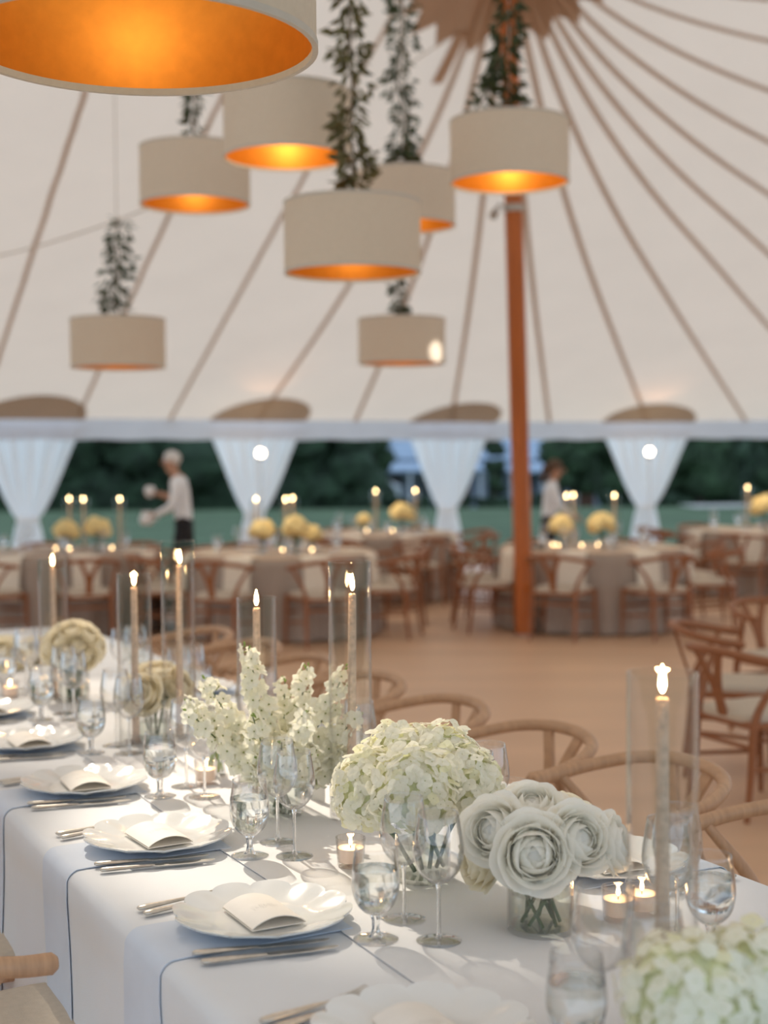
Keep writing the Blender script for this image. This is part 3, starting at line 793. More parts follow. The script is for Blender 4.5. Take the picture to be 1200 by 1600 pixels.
# ------------------------------------------------------------------ candles
def flame_mesh(h=.042, r=.0056):
    b = MB(); b.lathe([(.0004, 0), (r * .6, h * .10), (r, h * .28), (r * .85, h * .5), (r * .45, h * .78), (.0004, h)], 12); return b.mesh('flame', 'flame', True, 0)
FLAME = flame_mesh(); SFLAME = flame_mesh(.020, .0042)
b = MB(); b.tube([(0, 0, 0), (0, 0, .006), (.001, 0, .012)], .0009, 6); WICK = b.mesh('wick', 'wick')
def cylinder_mesh(h, r=.052):
    b = MB(); b.lathe([(.001, 0), (r - .002, 0), (r, .002), (r, h - .001), (r - .001, h), (r - .0028, h - .001), (r - .0028, .008), (.001, .008)], 48); return b.mesh('glass_cylinder', 'cylglass', True, 40)
def taper_kit(h):
    b = MB(); b.lathe([(.0005, 0), (.0125, 0), (.0125, .01), (.0115, .02), (.0092, h - .003), (.008, h), (.0005, h)], 20); w = b.mesh('wax', 'wax', True, 50)
    b = MB(); b.lathe([(.0005, 0), (.024, 0), (.024, .004), (.0145, .008), (.0145, .022), (.0125, .022), (.0125, .010), (.0005, .009)], 20); hd = b.mesh('holder', 'stemglass', True, 50)
    return [('wax', w), ('holder', hd), ('wick', WICK, Matrix.Translation((0, 0, h))), ('flame', FLAME, Matrix.Translation((0, 0, h + .007)))]
CYL24 = cylinder_mesh(.61); CYL20 = cylinder_mesh(.51); CYLM = cylinder_mesh(.545)
TAP = {.53: taper_kit(.53), .47: taper_kit(.47), .50: taper_kit(.50)}
def hurricane(x, y, cyl, tap, lab, z=LAY, lit=.8, lean=0.0, grp='tall candle cylinders'):
    tag(link('glass_cylinder', cyl, None, at((x, y, z), U(0, 1))), 'tall clear glass cylinder ' + lab, 'glass cylinder', grp)
    inst('taper_candle', TAP[tap], at((x, y, z + .0085)) @ Matrix.Rotation(lean, 4, 'Y'), 'lit beige taper candle inside the glass cylinder ' + lab, 'candle', 'lit tapers in glass cylinders')
    if lit: light('candle_light', 'POINT', (x, y, z + .0085 + tap + .03), lit, (1.0, 0.58, 0.25), shadow_soft_size=.01)
def cyl_at(px, top, Y, cyl, h, tap, lab, lit=.8, lean=0):
    p = aty(px, top, Y); hurricane(p.x, p.y, cyl, tap, lab, lit=lit, lean=lean)
def scaled_cyl(h): return cylinder_mesh(h)
for px, top, Y, lab, tap, lean in ((546, 877, 3.40, 'rising between the delphinium and the hydrangea', .53, .012), (400.5, 933, 3.66, 'rising behind the delphinium', .47, .0), (277, 845, 4.38, 'that is tallest on the left', .53, .012),
                       (209, 896, 4.30, 'left of the tallest left one', .47, .0), (82, 873, 5.15, 'nearest the left edge', .47, .0), (1035, 1050, 2.06, 'blurred in the right foreground', .50, .0)):
    p = aty(px, top, Y); h = p.z - LAY
    cyl_at(px, top, Y, cylinder_mesh(h), h, tap, lab, lean=lean)
def votive_kit():
    b = MB(); b.lathe([(.001, 0), (.026, 0), (.028, .004), (.032, .062), (.0295, .062), (.0262, .010), (.001, .010)], 28); g = b.mesh('votive_glass', 'votiveglass', True, 40)
    b = MB(); b.lathe([(.001, .011), (.0255, .011), (.0278, .040), (.022, .0385), (.001, .038)], 24); w = b.mesh('wax', 'tealwax', True, 50)
    return [('cup', g), ('wax', w), ('wick', WICK, Matrix.Translation((0, 0, .038))), ('flame', SFLAME, Matrix.Translation((0, 0, .045)))]
VOT = votive_kit()
def votive(p, lab, z=LAY, lit=.12, grp='votive candles on the long table'):
    inst('votive_candle', VOT, at((p[0], p[1], z)), lab, 'candle', grp)
    if lit: light('votive_light', 'POINT', (p[0], p[1], z + .058), lit, (1.0, 0.55, 0.22), shadow_soft_size=.008)
votive(atz(322, 1224, LAY), 'ivory votive candle in front of the green stemmed bud vase')
votive(atz(548, 1353, LAY), 'votive candle glowing behind a water goblet left of the hydrangea')
votive(atz(966, 1437, LAY), 'votive candle right of the white roses, left of two')
votive(atz(1003, 1428, LAY), 'votive candle right of the white roses, right of two')
votive(atz(16, 1090, LAY), 'votive candle at the left edge of the table')
votive(atz(120, 1090, LAY), 'small votive candle half hidden under the cream rose dome')
votive(tp(3.35, .42), 'votive candle far along the table on its left')

# ------------------------------------------------------------------ flowers
def petal_mesh(rho, tt, half, lip, mt, nu=9, nv=8):
    """a petal as part of a cup: rho radius, tt polar angle of its lip, half its half width in degrees"""
    def fn(i, j):
        a = (i - .5) * 2; t = j
        w = math.radians(half) * (.35 + .65 * math.sin(PI / 2 * min(1, t * 1.5))) * (1 - .12 * t ** 6)
        th = math.radians(158 + (tt + 16 * a * a * t - 158) * t)
        k = max(0, (t - .68) / .32); r = rho * (1 + lip * k * k * (1 - .35 * a * a) + .025 * math.sin(5 * a + 9 * rho) * t) * (1 + .05 * a)
        return (r * math.sin(th) * math.cos(a * w), r * math.sin(th) * math.sin(a * w), r * math.cos(th) - .10 * lip * k * k)
    b = MB(); b.grid(fn, nu, nv); return b.mesh('petal', mt, True, 0)
def rose_parts(mt):
    """petals of an open rose of radius 1 in a golden spiral: (mesh, turn)"""
    out = []; n = 38
    for i in range(n):
        t = i / (n - 1); t2 = t ** .62
        out.append((petal_mesh(.16 + .76 * t2, 6 + 86 * t2 ** 1.5, 84 - 38 * t2, .10 + .22 * t2, mt), i * 2.39996))
    return out
ROSE = {'rose': rose_parts('rose'), 'creamrose': rose_parts('creamrose')}
b = MB(); b.blob((0, 0, -.12), (.5, .5, .42), 12, 8); CORE = {k: b.mesh('rose_heart', k, True, 0) for k in ROSE}
b = MB(); b.tube([(0, 0, -1.12), (0, 0, -.8)], [.08, .3], 8)
for k in range(5): a = 2 * PI * k / 5; b.tube([(.2 * math.cos(a), .2 * math.sin(a), -.88), (.5 * math.cos(a), .5 * math.sin(a), -.90), (.75 * math.cos(a), .75 * math.sin(a), -.98)], [.1, .09, .01], 5, flat=.2)
CALYX = b.mesh('calyx', 'stem')
def aim(p, d, sc, roll=0):
    return Matrix.Translation(Vector(p)) @ Vector(d).to_track_quat('Z', 'Y').to_matrix().to_4x4() @ Matrix.Rotation(roll, 4, 'Z') @ Matrix.Scale(sc, 4)
def rose(p, d, R, kind, label, group, stem_to=None):
    """an open rose at p (heart), opening towards d"""
    d = Vector(d).normalized()
    root = thing('rose', aim(Vector(p), d, R * .86, U(0, 6)), label, 'rose', group)
    link('rose_heart', CORE[kind], root); link('calyx', CALYX, root)
    for me, a in ROSE[kind]:
        m = Matrix.Rotation(a + U(-.2, .2), 4, 'Z') @ Matrix.Rotation(U(-.08, .08), 4, 'Y') @ Matrix.Rotation(U(-.08, .08), 4, 'X') @ Matrix.Scale(U(.95, 1.05), 4)
        link('petal', me, root, m)
    if stem_to is not None:
        inv = root.matrix_basis.inverted(); A = inv @ (Vector(p) - d * R * .8); B = inv @ Vector(stem_to)
        b = MB(); b.tube([A, A.lerp(B, .4) + Vector((.05, .03, -.1)), B], .0042 / R, 6); link('stem', b.mesh('stem', 'stem'), root)
    return root
def vase(p, r, h, water, label, rz=0):
    o = thing('glass_vase', at(p, rz), label, 'vase', 'low glass vases on the long table')
    b = MB(); b.lathe([(.001, 0), (r - .003, 0), (r, .003), (r, h - .001), (r - .0015, h), (r - .003, h - .001), (r - .003, .010), (.001, .010)], 40); link('vase_wall', b.mesh('vase_wall', 'glass', True, 40), o)
    if water:
        b = MB(); b.lathe([(.001, .0105), (r - .0034, .0105), (r - .0034, water), (.001, water)], 40); link('water', b.mesh('water', 'vasewater', True, 40), o)
    return o
M['vasewater'] = thin_glass('vase_water', (0.93, 0.96, 0.92), 0.03, 0.5, 3.0)

# white roses in the low vase (foreground right)
V5 = atz(845, 1452, LAY); vase(V5, .062, .105, .07, 'short glass vase with green stems under the white roses')
def p3(px, py, Y): return aty(px, py, Y)
roses5 = [(835, 1335, 2.50, (-.05, -1, .22), .078, 'rose', 'open white rose facing the camera, centre front of the low bunch'),
          (772, 1298, 2.56, (-.55, -.8, .35), .074, 'rose', 'open white rose at the left of the low bunch, below the hydrangea'),
          (903, 1312, 2.53, (.45, -.85, .40), .074, 'rose', 'white rose on the right shoulder of the low bunch'),
          (832, 1262, 2.62, (-.05, -.55, .85), .070, 'rose', 'white rose at the top of the low bunch'),
          (893, 1268, 2.70, (.35, .1, .9), .066, 'creamrose', 'creamy rose behind the top of the low bunch'),
          (955, 1318, 2.58, (.95, -.35, .3), .066, 'rose', 'white rose at the right end of the low bunch'),
          (745, 1345, 2.62, (-.9, -.3, -.05), .062, 'creamrose', 'creamy rose drooping at the left end of the low bunch'),
          (850, 1325, 2.74, (.1, .9, .4), .066, 'rose', 'white rose hidden at the back of the low bunch')]
for i, (x, y, Y, d, R, kd, lab) in enumerate(roses5):
    a = 2 * PI * i / 8
    rose(p3(x, y, Y), d, R, kd, lab, 'roses of the low foreground bunch', V5 + Vector((.035 * math.cos(a), .035 * math.sin(a), .014)))
# cream rose dome at the left, and the small bunch beside it
def dome(px, py, Y, R, n, rr, kind, where, base_r=.055):
    c = aty(px, py, Y); vase(Vector((c.x, c.y, LAY)), base_r, .10, .06, 'short glass vase under ' + where)
    for i in range(n):
        t = (i + .5) / n; z = 1 - 1.15 * t; a = i * 2.39996; q = math.sqrt(max(0, 1 - z * z))
        d = Vector((q * math.cos(a), q * math.sin(a), z))
        posn = 'very top' if i == 0 else (('upper ' if z > .45 else ('middle ' if z > .1 else 'lower ')) + octant(a % (2 * PI)))
        rose(c + d * R, d, rr, kind, 'cream rose at the ' + posn + ' of ' + where, 'roses of ' + where, Vector((c.x + .02 * math.cos(a), c.y + .02 * math.sin(a), LAY + .014)))
dome(115, 1018, 5.1, .092, 19, .054, 'creamrose', 'the cream rose dome at the left')
dome(5, 1035, 5.9, .085, 9, .062, 'creamrose', 'the rose dome cut by the left edge')
dome(55, 1030, 6.1, .07, 8, .06, 'creamrose', 'the bunch behind the left dome')
V2 = aty(238, 1120, 4.36); V2 = Vector((V2.x, V2.y, LAY)); vase(V2, .05, .09, .06, 'small glass vase under the three cream roses')
for x, y, Y, d, R, lab in ((222, 1085, 4.30, (-.25, -.9, .3), .072, 'open cream rose facing the camera left of the tall cylinder'), (245, 1052, 4.40, (.0, -.3, .95), .070, 'cream rose on top of the small left bunch'),
                           (280, 1068, 4.42, (.7, -.3, .5), .062, 'cream rose behind the tall left cylinder'), (196, 1078, 4.46, (-.9, -.1, .3), .058, 'cream rose at the left of the small bunch'), (250, 1085, 4.5, (.2, .9, .3), .06, 'cream rose at the back of the small bunch')):
    rose(p3(x, y, Y), d, R, 'creamrose', lab, 'roses of the small left bunch', V2 + Vector((U(-.02, .02), U(-.02, .02), .014)))

# hydrangea heads
def floret_mesh(mt):
    b = MB()
    for k in range(4):
        a = PI / 2 * k + .2
        def fn(i, j):
            t = j; w = .62 * math.sin(PI * (.08 + .84 * t)) ** .7
            x = .08 + .95 * t; y = (i - .5) * 2 * w
            z = .10 + .22 * t - .25 * t * t - .18 * (i - .5) ** 2 + .05 * math.sin(4 * i + k)
            return (x * math.cos(a) - y * math.sin(a), x * math.sin(a) + y * math.cos(a), z)
        b.grid(fn, 4, 4)
    return b.mesh('floret', mt, True, 0)
M['hydrashade'] = cloth_mat('greenish_hydrangea_petal', (0.93, 0.91, 0.70), 0.42, 0.08, 25)
FLO = [floret_mesh('hydra'), floret_mesh('hydra'), floret_mesh('hydrashade')]
def hydrangea(c, R, n, label, group, stem_to, fr=.0138):
    c = Vector(c); root = thing('hydrangea', Matrix.Translation(c), label, 'hydrangea', group)
    b = MB(); b.blob((0, 0, 0), R * .86, 14, 10, .05); link('heart', b.mesh('hydrangea_core', 'hydracore'), root)
    for i in range(n):
        z = 1 - 1.75 * (i + .5) / n; a = i * 2.39996 + U(-.15, .15); q = math.sqrt(max(0, 1 - z * z))
        d = Vector((q * math.cos(a), q * math.sin(a), z)); rr = R * U(.88, 1.06) * (1 + .04 * math.sin(a * 5 + z * 7))
        link('floret', FLO[0 if rnd() < .72 else (2 if rnd() < .5 else 1)], root, aim(d * rr, d + Vector((U(-.6, .6), U(-.6, .6), U(-.4, .7))), fr * U(.75, 1.2), U(0, 6)))
    b = MB(); B = Vector(stem_to) - c; b.tube([(0, 0, -R * .6), B * .5 + Vector((.0, .0, -.01)), B], .0045, 8); link('stem', b.mesh('stem', 'stem'), root)
V4 = atz(660, 1372, LAY); vase(V4, .058, .125, .08, 'glass vase mostly hidden under the hydrangea dome')
for i, (x, y, Y, R, lab) in enumerate(((584, 1236, 2.88, .084, 'left hydrangea head of the white dome beside the tall candle'), (628, 1194, 2.96, .086, 'top left hydrangea head of the white dome'), (690, 1196, 2.94, .086, 'top right hydrangea head of the white dome'), (722, 1226, 2.88, .078, 'right hydrangea head of the white dome next to the roses'), (648, 1238, 2.78, .086, 'front hydrangea head of the white dome'))):
    hydrangea(p3(x, y, Y), R, 250, lab, 'hydrangea heads in the middle vase', V4 + Vector((.015 * (i - 1), .01 * i, .014)))
V6 = aty(1110, 1560, 1.86); V6 = Vector((V6.x, V6.y, LAY)); vase(V6, .055, .11, .07, 'glass vase under the blurred hydrangea in the lower right corner')
for i, (x, y, Y, R, lab) in enumerate(((1070, 1562, 1.84, .085, 'blurred hydrangea head at the lower right, left of two'), (1165, 1545, 1.90, .085, 'blurred hydrangea head at the lower right, right of two'))):
    hydrangea(p3(x, y, Y), R, 150, lab, 'hydrangea heads in the lower right corner', V6 + Vector((.015 * (i - .5), 0, .014)))

# delphinium
def delph_floret():
    b = MB()
    for k in range(5):
        a = 2 * PI * k / 5
        def fn(i, j):
            t = j; w = .48 * math.sin(PI * (.06 + .80 * t)) ** .8
            x = .06 + 1.0 * t; y = (i - .5) * 2 * w; z = .10 + .62 * t - .16 * (2 * i - 1) ** 2 * t - .30 * t * t + .07 * math.sin(3 * k + 6 * i)
            return (x * math.cos(a) - y * math.sin(a), x * math.sin(a) + y * math.cos(a), z)
        b.grid(fn, 4, 4)
    b.blob((0, 0, .16), (.11, .11, .10), 6, 4, mi=1)
    b.tube([(0, 0, .15), (0, 0, -.5)], [.10, .05], 5, mi=1)
    return b.mesh('floret', ['delph', 'delpheye'], True, 0)
DFLO = delph_floret()
b = MB(); b.lathe([(.05, -.6), (.12, -.3), (.3, .1), (.26, .5), (.02, .8)], 7); DBUD = b.mesh('bud', 'budstem')
V3 = atz(440, 1270, LAY)
vase(V3, .056, .135, .075, 'glass vase with crossed green stems under the delphinium')
def spike(tip, base, n, r0, r1, label, start=.22, bud=True):
    tip = Vector(tip); base = Vector(base); L = tip - base
    root = thing('delphinium_spike', Matrix.Translation(base), label, 'delphinium', 'delphinium stems in the glass vase')
    bend = Vector((0, 0, -.03)); P = [L * t + bend * math.sin(PI * t) for t in [k / 10 for k in range(11)]]
    down = Vector((V3.x, V3.y, LAY + .014)) - base - Vector((L.x, L.y, 0)) * .12
    b = MB(); b.tube([down] + P, [.003] + lerp_list([.003, .0012], 11), 6); link('stem', b.mesh('stem', 'stem'), root)
    ax = L.normalized()
    for i in range(n):
        t = start + (1 - start) * (i + .5) / n; p = L * t + bend * math.sin(PI * t)
        a = i * 2.39996; x = ax.orthogonal().normalized(); y = ax.cross(x); d = x * math.cos(a) + y * math.sin(a)
        r = (r0 + (r1 - r0) * t) * U(.55, 1.3); p = p + ax * U(-.012, .012); sz = .024 * (1.1 - .30 * t) * U(.88, 1.12)
        link('floret', DFLO, root, aim(p + d * r, d + ax * .35 + Vector((U(-.6, .6), U(-.6, .35), U(-.4, .6))), sz, U(0, 6)))
    if bud:
        for k in range(3): link('bud', DBUD, root, aim(L * (1.0 + .02 * k) + Vector((U(-.008, .008), U(-.008, .008), 0)), ax + Vector((U(-.5, .5), U(-.5, .5), 0)), .009))
Y3 = V3.y; base3 = V3 + Vector((0, 0, .125))
SP = [((388, 1012, -.02), 34, 'tallest delphinium spike standing upright in the vase'), ((296, 1098, -.03), 30, 'delphinium spike pointing left with green buds at its tip'), ((322, 1062, .05), 24, 'delphinium spike rising up to the left behind the lowest one'),
      ((480, 1044, .06), 18, 'thin delphinium spike ending in a single open flower right of the tallest'), ((540, 1046, .0), 28, 'delphinium spike rising right against the tall candle cylinder'), ((445, 1065, .10), 22, 'delphinium spike at the back of the bunch'),
      ((556, 1120, -.04), 28, 'low delphinium spike pointing right'), ((296, 1112, -.06), 24, 'low delphinium spike pointing far left'), ((384, 1190, -.08), 18, 'low delphinium spike drooping left over the bud vase'), ((395, 1120, -.14), 22, 'delphinium spike leaning towards the camera on the left'), ((440, 1160, -.15), 22, 'short delphinium spike in the front centre of the bunch'), ((400, 1185, -.12), 20, 'short delphinium spike low at the front left'), ((490, 1180, -.12), 20, 'short delphinium spike low at the front right'), ((478, 1115, -.13), 24, 'delphinium spike leaning towards the camera on the right'), ((545, 1178, -.03), 26, 'lowest delphinium spike hanging to the right')]
for (x, y, dy), n, lab in SP:
    n = int(n * 1.3); tip = aty(x, y, Y3 + dy); spike(tip, base3 + (Vector((tip.x, tip.y, 0)) - Vector((base3.x, base3.y, 0))) * .10, n, .036 if y > 1070 else .032, .013, lab, .02 if y > 1070 else .12)

# bud vase with bright stems, table number card
VB = atz(336, 1211, LAY)
o = thing('bud_vase', at(VB), 'slim clear bud vase with bright green stems behind the votive', 'vase')
b = MB(); b.lathe([(.001, 0), (.026, 0), (.030, .01), (.022, .05), (.014, .078), (.02, .112), (.0185, .112), (.0125, .078), (.0205, .05), (.028, .012), (.001, .008)], 28); link('vase_wall', b.mesh('bud_vase_wall', 'glass', True, 0), o)
for k in range(6):
    a = 2 * PI * k / 6
    b = MB(); b.tube(spline([(.022 * math.cos(a), .022 * math.sin(a), .012), (.008 * math.cos(a + .5), .008 * math.sin(a + .5), .07), (.016 * math.cos(a + 1), .016 * math.sin(a + 1), .155)], 5), .0035, 6); link('stem', b.mesh('bud_stem', 'budstem'), o)
rose(VB + Vector((-.014, 0, .168)), (-.2, -.7, .6), .038, 'rose', 'pale rose in the slim bud vase behind the votive', 'bud vase flowers')
rose(VB + Vector((.026, .01, .160)), (.6, -.4, .5), .032, 'rose', 'second pale rose in the slim bud vase', 'bud vase flowers')
p = atz(489, 1248, LAY)
o = thing('table_number_card', at(p, math.radians(-52)), 'small white table number card standing behind the glass vase', 'card')
b = MB(); b.box((0, 0, .062), (.105, .002, .124)); link('card', b.mesh('number_card', 'paper', False), o)
for x in (-.014, .014):
    b = MB(); b.box((x, -.0016, .062), (.004, .0008, .05)); b.box((x, -.0016, .0365), (.014, .0008, .0025)); b.box((x - .005, -.0016, .084), (.008, .0008, .0025)); link('numeral', b.mesh('numeral', 'ink', False), o)
b = MB(); b.box((-.035, -.012, .010), (.03, .02, .02)); link('clip', b.mesh('clip', 'teal', False), o)

# ------------------------------------------------------------------ chairs along the long table
wch = TW + .30
CH_FAR = [(-.35, 'nearest the lower right corner'), (.22, 'cut by the right edge'), (.86, 'behind the blurred candle cylinder'), (1.44, 'behind the white roses'), (2.06, 'behind the hydrangea dome'), (2.70, 'behind the tall candle'), (3.32, 'behind the delphinium'), (3.94, 'hidden by flowers'), (4.5, 'at its far end')]
for s, where in CH_FAR:
    p = tp(s, wch + U(-.02, .02), 0); a = U(-.06, .06)
    chair(CHAIRP, p.x, p.y, Matrix.Rotation(a, 3, 'Z') @ (-E2), 'pale wood wishbone chair on the right of the long table, ' + where, 'chairs along the right of the long table')
for s, where in ((.58, 'whose seat fills the lower left corner'), (1.25, 'just outside the left edge'), (1.9, 'farther outside the left edge')):
    p = tp(s, -.175, 0); chair(CHAIRP, p.x, p.y, E2, 'wooden wishbone chair at the left table side, ' + where, 'chairs along the left of the long table')

# ------------------------------------------------------------------ background round tables
b = MB(); b.lathe([(.001, .73), (.90, .73), (.90, .755), (.001, .755)], 48); RT_TOP = b.mesh('table_top', 'woodpale', True, 40)
b = MB(); b.lathe([(.001, 0), (.3, 0), (.3, .03), (.06, .06), (.06, .73), (.001, .73)], 20); RT_PED = b.mesh('pedestal', 'woodpale', True, 40)
def rt_cloth(i, j):
    a = 2 * PI * i
    if j < .3: r = .915 * j / .3; return (r * math.cos(a), r * math.sin(a), .759)
    t = (j - .3) / .7; r = .918 + .03 * t + .035 * t * math.sin(a * 22) + .012 * t * math.sin(a * 13 + 1)
    return (r * math.cos(a), r * math.sin(a), .757 - .737 * t)
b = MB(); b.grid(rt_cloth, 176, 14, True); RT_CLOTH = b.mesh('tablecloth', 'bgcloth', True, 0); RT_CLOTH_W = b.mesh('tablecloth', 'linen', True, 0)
def rt_nap(i, j):
    path = [(.62, .7645), (.80, .7645), (.90, .7645), (.930, .752), (.948, .70), (.962, .6), (.975, .48), (.985, .36)]
    r, z = path[round(j * 7)]; a = (i - .5) * .26 / max(r, .9)
    return (r * math.cos(a), r * math.sin(a), z)
b = MB(); b.sheet(rt_nap, 6, 8, .002); RT_NAP = b.mesh('napkin', 'bgnapkin', True, 60)
def bouquet_kit(seed):
    random.seed(seed); kit = []
    b = MB(); b.lathe([(.001, 0), (.05, 0), (.055, .10), (.05, .10), (.046, .01), (.001, .01)], 20); kit.append(('vase_wall', b.mesh('bouquet_vase', 'glass', True, 40)))
    b = MB()
    for k in range(6): a = k; b.tube([(.02 * math.cos(a), .02 * math.sin(a), .012), (.03 * math.cos(a + 2), .03 * math.sin(a + 2), .15)], .004, 5)
    kit.append(('stems', b.mesh('bouquet_stems', 'stem')))
    b = MB()
    for k in range(5): b.blob((0, 0, 0), (.05, .05, .042), 9, 6, .12)
    bl = MB(); bl.blob((0, 0, 0), (.052, .052, .044), 10, 7, .14); bm = bl.mesh('bloom', 'yellowbloom', True, 0)
    for k in range(13):
        z = 1 - 1.2 * (k + .5) / 13; a = k * 2.4; q = math.sqrt(1 - z * z); d = Vector((q * math.cos(a), q * math.sin(a), z))
        kit.append(('bloom', bm, aim(Vector((0, 0, .20)) + d * .085, d, U(.85, 1.2), U(0, 6))))
    return kit
BOUQ = [bouquet_kit(5), bouquet_kit(9)]; random.seed(77)
def round_table(px, Y, nm, chairs, rot0=0.0, nglass=8):
    c = aty(px, 800, Y); c.z = 0
    inst('round_table', [('table_top', RT_TOP), ('pedestal', RT_PED)], at(c), 'round table hidden under its cloth, ' + nm, 'table', 'round tables at the back')
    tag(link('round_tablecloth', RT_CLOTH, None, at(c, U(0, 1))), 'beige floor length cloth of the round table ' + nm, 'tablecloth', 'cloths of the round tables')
    for a, pos in chairs:
        a = math.radians(a) ; d = Vector((math.cos(a), math.sin(a), 0)); q = c + d * U(1.13, 1.18)
        chair(CHAIR, q.x, q.y, Matrix.Rotation(U(-.12, .12), 3, 'Z') @ (-d), 'wishbone chair, table ' + nm + ', ' + pos, 'chairs of the round table ' + nm)
        tag(link('napkin', RT_NAP, None, at(c, a + .04)), 'hanging cream napkin, table ' + nm + ', ' + pos, 'napkin', 'napkins of the round tables')
    for k in range(nglass):
        a = 2 * PI * k / nglass + .2; r = U(.50, .60)
        inst('wine_glass', WINE if k % 2 else GOB, at((c.x + r * math.cos(a), c.y + r * math.sin(a), .7605)), 'small blurred ' + ('wine glass' if k % 2 else 'goblet') + ', ' + octant(a) + ' of the round table ' + nm, 'glass', 'glasses on the round table ' + nm)
    light('pin_spot_light', 'SPOT', (c.x - 1.2, c.y - .6, 4.2 if Y < 16 else 3.6), 260, (1.0, .80, .55), target=(c.x, c.y, .8), spot_size=math.radians(34), spot_blend=.8, shadow_soft_size=.05)
    return c
POS8 = [(-68, 'near side right'), (-112, 'near side left'), (-22, 'right side front'), (22, 'right side back'), (68, 'lawn side right'), (112, 'lawn side left'), (158, 'left side back'), (-158, 'left side front')]
RTS = [(100, 13.9, 'at the far left'), (437, 13.5, 'left of the orange pole'), (592, 16.9, 'in the gap behind the middle'), (925, 13.9, 'right of the orange pole'), (1185, 17.2, 'at the far right')]
CT = [round_table(px, Y, nm, POS8) for px, Y, nm in RTS]
# the round table whose three nearest chairs show at the right edge
RC = Vector((2.98, 7.12, 0))
inst('round_table', [('table_top', RT_TOP), ('pedestal', RT_PED)], at(RC), 'round table hidden under its cloth, cut by the right edge', 'table', 'round tables at the back')
tag(link('round_tablecloth', RT_CLOTH_W, None, at(RC, .3)), 'white floor length cloth of the round table at the right edge', 'tablecloth', 'cloths of the round tables')
for px, py, Y, lab in ((1142, 985, 7.35, 'wishbone chair at the right edge table, second from the front'), (1185, 1010, 6.55, 'nearest wishbone chair at the right edge table'), (1228, 965, 8.35, 'wishbone chair at the right edge table, behind the other two')):
    p = aty(px, py, Y); p.z = 0; d = p - RC; d = d.normalized() * max(d.length, 1.20); q = RC + d
    chair(CHAIR, q.x, q.y, -d, lab, 'chairs of the round table at the right edge')
def bgcandle(px, py, Y, lab):
    p = aty(px, py, Y); tap = .47
    tag(link('glass_cylinder', CYL20, None, at((p.x, p.y, .7605))), 'clear glass cylinder ' + lab, 'glass cylinder', 'candle cylinders on the round tables')
    inst('taper_candle', TAP[tap], at((p.x, p.y, .7695)), 'lit taper candle ' + lab, 'candle', 'lit tapers on the round tables')
    light('candle_light', 'POINT', (p.x, p.y, 1.275), 1.5, (1.0, .58, .25), shadow_soft_size=.012)
for px, Y, lab in ((108, 14.1, 'on the far left table, leftmost of three'), (130, 14.0, 'on the far left table, middle of three'), (187, 13.9, 'on the far left table, rightmost of three'), (400, 13.5, 'on the table left of the pole, leftmost'), (446, 13.4, 'on the table left of the pole, left of a close pair'), (457, 13.75, 'on the table left of the pole, right of a close pair'),
                   (587, 16.8, 'on the middle gap table, left one'), (649, 16.9, 'on the middle gap table, right one'), (885, 13.9, 'on the table right of the pole, leftmost'), (896, 14.2, 'on the table right of the pole, second'), (960, 13.9, 'on the table right of the pole, rightmost'), (1168, 17.2, 'on the far right table')):
    bgcandle(px, 780, Y, lab)
for i, (px, Y, sc, lab) in enumerate(((103, 13.6, 1.0, 'on the far left table, left one'), (151, 13.7, 1.05, 'on the far left table, right one'), (410, 13.3, 1.0, 'on the table left of the pole, left one'), (462, 13.2, 1.1, 'on the table left of the pole, middle one'), (486, 13.5, .8, 'on the table left of the pole, right one'),
                      (568, 16.7, .75, 'on the middle gap table, left one'), (628, 16.7, 1.15, 'on the middle gap table, right one'), (876, 13.8, 1.0, 'on the table right of the pole, left one'), (940, 13.7, 1.1, 'on the table right of the pole, right one'), (1195, 17.1, 1.3, 'on the far right table'))):
    p = aty(px, 800, Y); inst('flower_bouquet', BOUQ[i % 2], at((p.x, p.y, .7605), U(0, 6), sc), 'low bouquet of pale yellow blooms ' + lab, 'bouquet', 'bouquets on the round tables')
for i, (px, Y, lab) in enumerate(((86, 13.45, 'far left table, leftmost'), (108, 13.4, 'far left table, second'), (174, 13.5, 'far left table, rightmost'), (441, 13.0, 'table left of the pole, left one'), (487, 13.0, 'table left of the pole, right one'), (573, 16.5, 'middle gap table, leftmost'), (604, 16.5, 'middle gap table, middle'), (613, 16.45, 'middle gap table, rightmost'),
                     (863, 13.5, 'table right of the pole, leftmost'), (872, 13.45, 'table right of the pole, second'), (909, 13.4, 'table right of the pole, third'), (934, 13.45, 'table right of the pole, rightmost'))):
    p = aty(px, 800, Y); inst('votive_candle', VOT, at((p.x, p.y, .7605)), 'small glowing votive on the ' + lab, 'candle', 'votives on the round tables')
p = CT[3] + Vector((-.58, -.28, 0))
o = thing('black_clutch', at((p.x, p.y, .7605), .1), 'small flat black case lying on the table right of the pole', 'case')
b = MB(); b.box((0, 0, .02), (.16, .09, .04)); link('body', b.mesh('case_body', 'dark', False), o)
b = MB(); b.box((0, -.046, .03), (.03, .006, .012)); link('clasp', b.mesh('case_clasp', 'steel', False), o)

